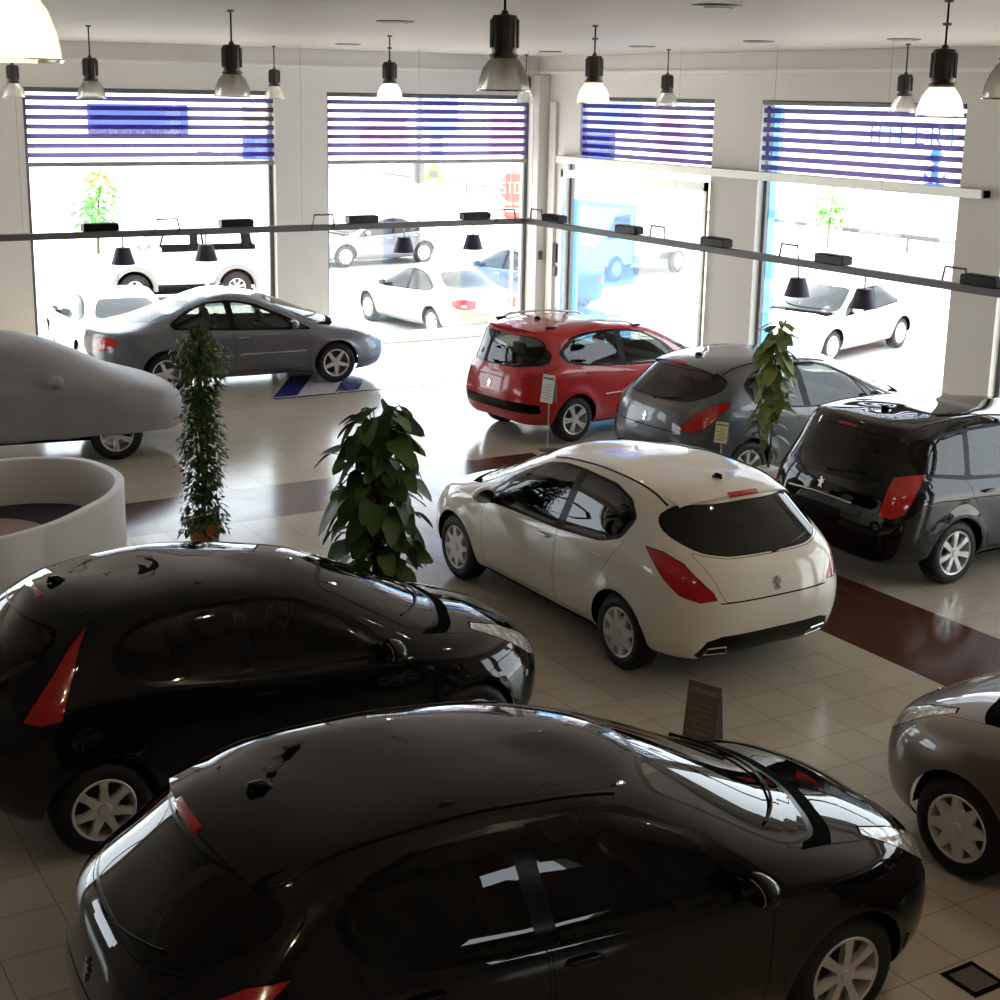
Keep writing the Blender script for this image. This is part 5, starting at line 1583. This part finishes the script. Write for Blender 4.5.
# ------------------------------------------------------------------ price stands
PAPER = mat('sign_card', (.62, .62, .60), .5); CARDB = mat('brown_sign', (.16, .11, .08), .5); YEL = mat('cream_card', (.72, .70, .45), .6); INK = mat('print_grey', (.20, .20, .21), .6)
def tent(name, loc, rz, h, w, hh, m, lb, lean=.17, depth=.12):
    root = empty(name, loc, rz); tag(root, lb, 'sign stand')
    bm = bmesh.new(); lathe(bm, [(0, 0), (.12, 0), (.12, .008), (.02, .014)], 28); obj('base', bm, STEEL, root)
    bm = bmesh.new(); tube(bm, [(0, 0, .01), (0, 0, h + .02)], .007, 8); obj('pole', bm, ALU, root)
    bm = bmesh.new()
    prism(bm, [(-.5 * depth, 0), (-.5 * depth + .004, 0), (.002, hh), (-.004, hh)], -w / 2, w / 2, Matrix.Translation((0, 0, h)) @ Matrix.Rotation(PI / 2, 4, 'X'))
    p = obj('front_card', bm, m, root, False)
    bm = bmesh.new()
    prism(bm, [(.5 * depth - .004, 0), (.5 * depth, 0), (.004, hh), (-.002, hh)], -w / 2, w / 2, Matrix.Translation((0, 0, h)) @ Matrix.Rotation(PI / 2, 4, 'X'))
    obj('back_card', bm, INK, root, False)
    bm = bmesh.new()
    for i in range(6):
        z = hh * (.15 + .10 * i); x = -.5 * depth * (1 - z / hh) - .004
        box(bm, (x, (-.02 if i % 2 else .01), h + z), (.001, w * (.6 if i % 2 else .7), .007), Matrix.Rotation(.0, 3, 'Y'))
    z = hh * .84; box(bm, (-.5 * depth * (1 - z / hh) - .004, 0, h + z), (.001, w * .86, hh * .14))
    obj('printed_lines', bm, INK, p, False)
tent('price_stand', (9.75 * K, 14.99 * K, 0), math.radians(18), .64 , .20, .36, PAPER, 'white price card tent on a thin pole beside the rear wheel of the red estate')
tent('price_stand', (5.72 * K, 6.86 * K, 0), math.radians(22), .28, .25, .40, CARDB, 'brown price card tent behind the bonnet of the nearest black car')
tent('price_stand', (10.03, 11.98, 0), math.radians(35), .90, .14, .22, YEL, 'small cream price card tent above the roof of the white hatchback')
# ------------------------------------------------------------------ cars in the hall
def place(o, x, y, deg, label, cat='car', group=None, z=0.0, name=None):
    o.location = (x, y, z); o.rotation_euler = (0, 0, math.radians(deg))
    tag(o, label, cat, group)
    if name: o.name = name
    return o
near = build_car(dict(S308, name='black_hatchback', wheel='alloy7', glass=GLASS_D, glass_rear=GLASS_B, glass_back=GLASS_B, glass_ws=GLASS_D))
place(near, 3.56, 5.53, -2.8, 'glossy black five-door hatchback nearest the camera')
small = build_car(S207)
place(small, 3.43, 8.89, -.5, 'small black hatchback with tall red tail lights beside the white counter')
white = build_car(S308W)
place(white, 7.45, 10.34, 90.8, 'white hatchback with wheel covers in the middle of the hall')
silver = copy_tree(white, None, {WHITE_P: BROWN_P})
place(silver, 7.45, 4.16, 95.1, 'bronze grey hatchback cut off by the picture edge, next to the nearest black car', name='bronze_hatchback')
grey = build_car(dict(S308, name='grey_hatchback', paint=GREY_P, glass=GLASS, glass_rear=GLASS, glass_back=GLASS_D))
place(grey, 12.38, 13.66, 1.2, 'grey metallic hatchback between the red estate and the black estate')
estate = build_car(S308SW)
place(estate, 12.02, 10.14, 1.2, 'black estate car with chrome tailgate bar beside the white hatchback')
red = build_car(S207SW)
place(red, 11.92, 16.82, 5.9, 'red estate car with roof rails near the corner of the glazed walls')
saloon = build_car(S407)
place(saloon, 8.33, 21.98, -3.6, 'dark grey saloon parked along the back window')

# the car under a dust cover
def covered_car():
    root = empty('covered_car', (0, 0, 0))
    rows = []
    for i, r in enumerate(ROWS308):
        r = list(r); r[7] = list(r[7])
        r[0] -= .05; r[1] += .04; r[2] += .035 if i < 12 else 0
        if i == 0: r[7] = [.36, .36, .33, .31, .33, .38, .40]; r[2] += .12; r[0] -= .10; r[1] += .10
        if i == 1: r[2] += .05; r[7] = [z + .08 for z in r[7]]
        if i in (5, 6, 7): r[2] += .01
        if i >= 8: r[7] = [z + .02 for z in r[7]]
        rows.append(tuple(r))
    G = body_grid(rows, 2.6, 4, 0)
    G[..., 2] += .006 * np.sin(G[..., 0] * 9 + G[..., 2] * 14) * (G[..., 2] < 1.0)
    G[..., 1] += .010 * np.sin(G[..., 0] * 11) * (G[..., 1] > .5) * (G[..., 2] < .9)
    # the mirror pushes the cloth out
    d = np.sqrt(((G[..., 0] - .58) / .14) ** 2 + ((G[..., 2] - 1.04) / .10) ** 2)
    G[..., 1] += .10 * np.exp(-d ** 2) * (G[..., 1] > .4)
    b0 = grid_bm(G)
    b1 = bmesh.new()
    for s in (1, -1):
        vm = {v: b1.verts.new((v.co.x, v.co.y * s, v.co.z)) for v in b0.verts}
        for f in b0.faces:
            vs = [vm[v] for v in f.verts]
            b1.faces.new(vs if s > 0 else vs[::-1])
    bmesh.ops.remove_doubles(b1, verts=[v for v in b1.verts if abs(v.co.y) < 1e-4], dist=1e-4)
    b0.free()
    m = mat('dust_cover_cloth', (.25, .24, .245), .5, spec=.4)
    nt = m.node_tree; no = N(nt, 'ShaderNodeTexNoise', inp={'Scale': 6.0, 'Detail': 5.0}); tc = N(nt, 'ShaderNodeTexCoord')
    mp = N(nt, 'ShaderNodeMapping'); mp.inputs['Scale'].default_value = (.5, 1, 2.5); nt.links.new(tc.outputs['Object'], mp.inputs[0]); nt.links.new(mp.outputs[0], no.inputs['Vector'])
    bp = N(nt, 'ShaderNodeBump', inp={'Strength': .35, 'Distance': .02}); nt.links.new(no.outputs['Fac'], bp.inputs['Height']); nt.links.new(bp.outputs[0], nt.nodes['Principled BSDF'].inputs['Normal'])
    obj('dust_cover', b1, m, root)
    for sg in (1, -1):
        bb = bmesh.new(); bmesh.ops.create_uvsphere(bb, u_segments=20, v_segments=12, radius=1.0)
        for v in bb.verts: v.co = Vector((.60 + v.co.x * .10, sg * .90 + v.co.y * .15, 1.03 + v.co.z * .085))
        obj('mirror_bulge', bb, m, root)
    ty, rim, dk = wheel_bms('twin5', .316, .2)
    t0 = None
    for cx in (-1.3, 1.3):
        for sg in (-1, 1):
            if t0 is None: t0 = t = obj('wheel', ty, RUBBER, root); r = obj('rim', rim, ALLOY, t)
            else:
                t = link(bpy.data.objects.new('wheel', t0.data)); t.parent = root
                r2 = link(bpy.data.objects.new('rim', r.data)); r2.parent = t
            t.location = (cx, sg * .765, .316); t.rotation_euler = (0, .3 * cx, 0 if sg < 0 else PI)
    dk.free()
    b3 = bmesh.new(); box(b3, (0, 0, .28), (3.3, 1.2, .12)); obj('underbody', b3, GAP, root, False)
    return root
place(covered_car(), 3.95, 18.68, -10, 'car wrapped in a grey dust cover behind the white counter')
bpy.context.view_layer.update()

# ------------------------------------------------------------------ the street
def concrete(name, c1, c2, sc=.8):
    m = mat(name, c1, .85, spec=.2); nt = m.node_tree
    tc = N(nt, 'ShaderNodeTexCoord'); no = N(nt, 'ShaderNodeTexNoise', inp={'Scale': sc, 'Detail': 6.0}); mx = N(nt, 'ShaderNodeMix', data_type='RGBA')
    nt.links.new(tc.outputs['Object'], no.inputs['Vector']); nt.links.new(no.outputs['Fac'], mx.inputs[0])
    mx.inputs[6].default_value = (*c1, 1); mx.inputs[7].default_value = (*c2, 1); nt.links.new(mx.outputs[2], nt.nodes['Principled BSDF'].inputs['Base Color'])
    return m
ROAD = concrete('pale_road', (.46, .45, .43), (.54, .53, .51)); KERB = concrete('kerb_stone', (.40, .40, .38), (.46, .46, .44), 3)
EARTH = concrete('dry_earth', (.55, .33, .20), (.62, .50, .38), .6)
bm = bmesh.new(); quad(bm, [(-150, WY - 40, STREET), (220, WY - 40, STREET), (220, 260, STREET), (-150, 260, STREET)])
for f in bm.faces: pass
r = bmesh.ops.bisect_plane(bm, geom=bm.faces[:] + bm.edges[:] + bm.verts[:], plane_co=(0, 0, 0), plane_no=(0, 1, 0))
struct('road', bm, ROAD)
bm = bmesh.new()
box(bm, ((XL + WX) / 2 + .7, WY + T + .55, STREET / 2 - .02), (WX - XL + 2.5, 1.2, -STREET - .02)); box(bm, (WX + T + .55, (YN + WY) / 2, STREET / 2 - .02), (1.1, WY - YN, -STREET - .02))
struct('pavement', bm, KERB)
# dry earth bank across the road, beyond a guard rail
bm = bmesh.new()
import itertools
xs = np.linspace(42, 75, 12); ys = np.linspace(10, 75, 16)
vv = [[bm.verts.new((x, y, STREET + .02 + max(0, min(1.6, (x - 42) * .12)) + rnd.uniform(-.05, .05))) for y in ys] for x in xs]
for i in range(11):
    for j in range(15): bm.faces.new((vv[i][j], vv[i + 1][j], vv[i + 1][j + 1], vv[i][j + 1]))
struct('hill', bm, EARTH)
rl = empty('guard_rail', (38.2, 30, STREET)); tag(rl, 'low metal guard rail along the far side of the street', 'guard rail')
bm = bmesh.new(); box(bm, (0, 28, .55), (.06, 100, .14)); obj('rail_beam', bm, STEEL, rl, False)
for i in range(22):
    bm = bmesh.new(); box(bm, (.06, -20 + i * 4.4, .3), (.06, .08, .6)); obj('post', bm, STEEL, rl, False)

KS = 1.03
sil = build_car(stretch(SSAL, 'silver_saloon_car', SILVER_P, 'cover8', aerial=-.62, aerial_long=True, bars={}, glass=GLASS_D, sedan=True, cabin=False))
GS = 'saloons parked on the street'
place(sil, 14.75 * K, 27.3 * K, 93.5, 'silver saloon parked outside the window with the stop sign', group=None, z=STREET)
wl = copy_tree(sil, None, {SILVER_P: STREETWHITE_P}); place(wl, 7.5 * K, 26.0 * K, 86, 'white saloon parked outside behind the boot of the grey saloon', z=STREET, name='white_saloon_car')
bl = copy_tree(sil, None, {SILVER_P: BLUE_P}); place(bl, 18.4 * K, 29.6 * K, 96, 'dark blue saloon parked outside beyond the silver one', z=STREET, name='blue_saloon_car')
gf = copy_tree(sil, None, {SILVER_P: STREETGREY_P}); place(gf, 18.85 * K, 38.7 * K, 184.6, 'grey saloon on the far side of the street behind the rail', z=STREET, name='grey_street_saloon')
wr = copy_tree(sil, None, {SILVER_P: STREETWHITE_P}); place(wr, 20.5 * K, 21.35 * K, 196, 'white saloon parked outside the window behind the tall slim plant', z=STREET, name='white_saloon_car')
suv = build_car(SSUV)
FLR = mat('grey_flare', (.22, .21, .20), .6)
for cx in (-1.225, 1.225):
    for sg in (-1, 1):
        bm = bmesh.new(); prev = None
        for i in range(13):
            a = -.1 + (PI + .2) * i / 12; ps = []
            for rr, yy in ((.44, .78), (.46, .88), (.54, .87), (.56, .79)): ps.append(bm.verts.new((cx + rr * math.cos(a), sg * yy, .37 + rr * math.sin(a))))
            if prev:
                for q in range(3): bm.faces.new((prev[q], prev[q + 1], ps[q + 1], ps[q]))
            prev = ps
        obj('wheel_arch_flare', bm, FLR, suv)
bm = bmesh.new(); tube(bm, [(-1.98, 0, .5), (-2.2, 0, .5), (-2.24, 0, .56)], .03, 8); obj('tow_bar', bm, FLR, suv)
place(suv, 11.3 * K, 33.4 * K, 172, 'white off-road vehicle with grey wheel arches across the street', z=STREET)
# a van with a pale box body beyond the blue film
van = empty('box_van', (25.2, 35.0, STREET), math.radians(200)); tag(van, 'white box van with dark chassis parked outside beyond the sliding door', 'van')
bm = bmesh.new(); box(bm, (-.9, 0, 1.65), (3.4, 2.0, 2.0), None, .04); obj('cargo_box', bm, STREETWHITE_P, van)
bm = bmesh.new()
prism(bm, [(.85, .45), (2.7, .45), (2.75, 1.05), (2.35, 1.25), (1.85, 1.95), (.85, 2.0)], -.92, .92, Matrix.Rotation(PI / 2, 4, 'X')); cab = obj('cab', bm, STREETWHITE_P, van)
for sg in (-1, 1):
    bm = bmesh.new(); prism(bm, [(1.05, 1.2), (2.2, 1.2), (1.78, 1.82), (1.05, 1.85)], -.012, .012, Matrix.Translation((0, sg * .925, 0)) @ Matrix.Rotation(PI / 2, 4, 'X')); obj('side_window', bm, GLASS_D, cab)
bm = bmesh.new(); box(bm, (-.2, 0, .5), (5.0, 1.5, .22)); obj('chassis', bm, BLUE_P, van)
ty, rim, dk = wheel_bms('cover8', .36, .22); dk.free()
t0 = None
for cx in (-1.5, 1.7):
    for sg in (-1, 1):
        if t0 is None: t0 = t = obj('wheel', ty, RUBBER, van); r0 = obj('rim', rim, COVER, t)
        else: t = link(bpy.data.objects.new('wheel', t0.data)); t.parent = van; q = link(bpy.data.objects.new('rim', r0.data)); q.parent = t
        t.location = (cx, sg * .88, .36); t.rotation_euler = (0, 0, 0 if sg < 0 else PI)

# signs and posts across the street
REDS = mat('sign_red', (.62, .14, .11), .5); POST = mat('post_grey', (.30, .30, .30), .5, .3); YELS = mat('sign_yellow', (.75, .60, .05), .5)
def facing(x, y): return math.atan2(-y, -x) + PI / 2   # face towards the hall
sx_, sy_ = 15.6, 25.5
sg_ = empty('stop_sign', (sx_, sy_, STREET), math.atan2(sy_, sx_) - PI / 2); tag(sg_, 'red octagonal stop sign with white letters on a grey post', 'road sign')
octo = [(.31 * math.cos(PI / 8 + i * PI / 4), .31 * math.sin(PI / 8 + i * PI / 4)) for i in range(8)]
R90 = Matrix.Rotation(PI / 2, 4, 'X')
bm = bmesh.new(); prism(bm, octo, -.012, .012, Matrix.Translation((0, 0, 3.22)) @ R90); pl = obj('plate', bm, REDS, sg_, False)
bm = bmesh.new()
S_ = {'S': [((.5, 1), (0, 1)), ((0, 1), (0, .5)), ((0, .5), (.5, .5)), ((.5, .5), (.5, 0)), ((.5, 0), (0, 0))], 'T': [((.25, 0), (.25, 1)), ((0, 1), (.5, 1))], 'O': [((0, 0), (0, 1)), ((0, 1), (.5, 1)), ((.5, 1), (.5, 0)), ((.5, 0), (0, 0))], 'P': [((0, 0), (0, 1)), ((0, 1), (.5, 1)), ((.5, 1), (.5, .5)), ((.5, .5), (0, .5))]}
for i, ch in enumerate('STOP'):
    for a, b in S_[ch]:
        tube(bm, [(-.26 + i * .145 + a[0] * .2, -.02, 3.12 + a[1] * .2), (-.26 + i * .145 + b[0] * .2, -.02, 3.12 + b[1] * .2)], .014, 4)
obj('stop_lettering', bm, TRIMW, pl, False)
bm = bmesh.new(); box(bm, (0, 0, 2.74), (.36, .02, .26), None, .05); obj('lower_plate', bm, REDS, sg_, False)
bm = bmesh.new(); box(bm, (0, -.015, 2.78), (.30, .01, .08)); obj('white_panel', bm, TRIMW, sg_, False)
bm = bmesh.new(); tube(bm, [(0, .04, 0), (0, .04, 3.5)], .035, 10); obj('post', bm, POST, sg_)
tsx, tsy = 24.0 * K, 45.0 * K
o = empty('signal_post', (23.75 * K, 45.0 * K, STREET)); tag(o, 'slim grey signal post with a dark box near the top', 'post')
bm = bmesh.new(); tube(bm, [(0, 0, 0), (0, 0, 5.6)], .09, 10); obj('pole', bm, POST, o)
bm = bmesh.new(); box(bm, (0, 0, 2.35), (.34, .3, .85), None, .03); obj('signal_box', bm, STEEL, o)
o = empty('warning_sign', (24.33 * K, 45.0 * K, STREET), math.atan2(45., 24.33) - PI / 2); tag(o, 'yellow triangular warning sign beside the signal post', 'road sign')
bm = bmesh.new(); prism(bm, [(-.42, -.35), (.42, -.35), (0, .42)], -.01, .01, Matrix.Translation((0, 0, 2.35)) @ R90); obj('plate', bm, YELS, o, False)
bm = bmesh.new(); prism(bm, [(-.2, -.22), (.2, -.22), (.14, .05), (-.14, .05)], -.02, .02, Matrix.Translation((0, 0, 2.32)) @ R90); obj('pictogram', bm, STEEL, o, False)
bm = bmesh.new(); tube(bm, [(0, .04, 0), (0, .04, 2.7)], .035, 8); obj('post', bm, POST, o)
# post beside the corner window
bm = bmesh.new(); tube(bm, [(0, 0, 0), (0, 0, 2.6)], .10, 10); o = obj('street_post', bm, TRIMW); o.location = (16.35, 26.1, STREET); tag(o, 'thick white street post outside near the blue saloon', 'post')
# two flowering shrubs across the road
FLW = mat('orange_flowers', (.80, .35, .10), .6); SHR = leafmat('shrub_leaf', (.10, .42, .08), (.30, .65, .20))
for (x, y, h, lb) in ((11.25, 40.0, 2.9, 'slim green shrub with orange blossom across the street, seen over the off-road vehicle'), (35.2, 37.1, 2.3, 'slim green shrub with pale blossom across the street, beyond the tall slim plant')):
    o = empty('flowering_shrub', (x * K, y * K, STREET)); tag(o, lb, 'shrub')
    bm = bmesh.new(); tube(bm, [(0, 0, 0), (.05, 0, h * .5), (.15, 0, h)], [.05, .04, .02], 6); obj('trunk', bm, STEMM, o)
    bm = bmesh.new(); bf = bmesh.new()
    for i in range(520):
        z = h * (.35 + .6 * rnd.random()); a = rnd.random() * 2 * PI; r_ = .75 * rnd.random() ** .6 * (1.1 - abs(z / h - .6)); c = Vector((.1 * z / h + r_ * math.cos(a), r_ * math.sin(a), z))
        leaf(bf if z > h * .82 else bm, c, Vector((math.cos(a), math.sin(a), rnd.uniform(-.5, .8))), Vector((0, 0, 1)), .26, .14, .2, False, .2, 3)
    obj('foliage', bm, SHR, o); obj('blossom', bf, FLW, o)

# ------------------------------------------------------------------ light and camera
W_ = bpy.data.worlds.new('sky'); scene.world = W_; W_.use_nodes = True
nt = W_.node_tree; bg = nt.nodes['Background']
bg.inputs[0].default_value = (.86, .93, 1.0, 1); bg.inputs[1].default_value = 12.5
sun = bpy.data.lights.new('sun', 'SUN'); sun.energy = 60; sun.angle = math.radians(.6); sun.color = (1, .95, .86)
so = link(bpy.data.objects.new('sun', sun))
el, az = math.radians(66), math.radians(62)   # high, from beyond the glazed corner
dv = Vector((math.cos(el) * math.cos(az), math.cos(el) * math.sin(az), math.sin(el)))
so.rotation_euler = dv.to_track_quat('Z', 'Y').to_euler()

cam = bpy.data.cameras.new('camera'); co = link(bpy.data.objects.new('camera', cam)); scene.camera = co
yaw, pitch, roll = .543306, .237256, .0180358
f_, cx_, cy_ = 1466.78, 500.0, 450.0
cy1, sy1, cp, sp = math.cos(yaw), math.sin(yaw), math.cos(pitch), math.sin(pitch)
fw = Vector((sy1 * cp, cy1 * cp, -sp)); rt = Vector((cy1, -sy1, 0)); up = rt.cross(fw)
cr_, sr_ = math.cos(roll), math.sin(roll)
rt2 = rt * cr_ + up * sr_; up2 = up * cr_ - rt * sr_
Mc = Matrix((rt2, up2, -fw)).transposed().to_4x4(); Mc.translation = (0, 0, 4.5)
co.matrix_world = Mc
cam.sensor_width = 36; cam.lens = f_ * 36 / 1000
cam.shift_y = (cy_ - 500) / 1000.0
cam.clip_start = .05; cam.clip_end = 600
vs = scene.view_settings
vs.view_transform = 'Standard'; vs.look = 'None'; vs.gamma = 1; vs.use_curve_mapping = False
vs.exposure = -1.3
scene.cycles.max_bounces = 10; scene.cycles.transparent_max_bounces = 24; scene.cycles.glossy_bounces = 5; scene.cycles.diffuse_bounces = 5
scene.cycles.sample_clamp_indirect = 12; scene.cycles.use_denoising = True
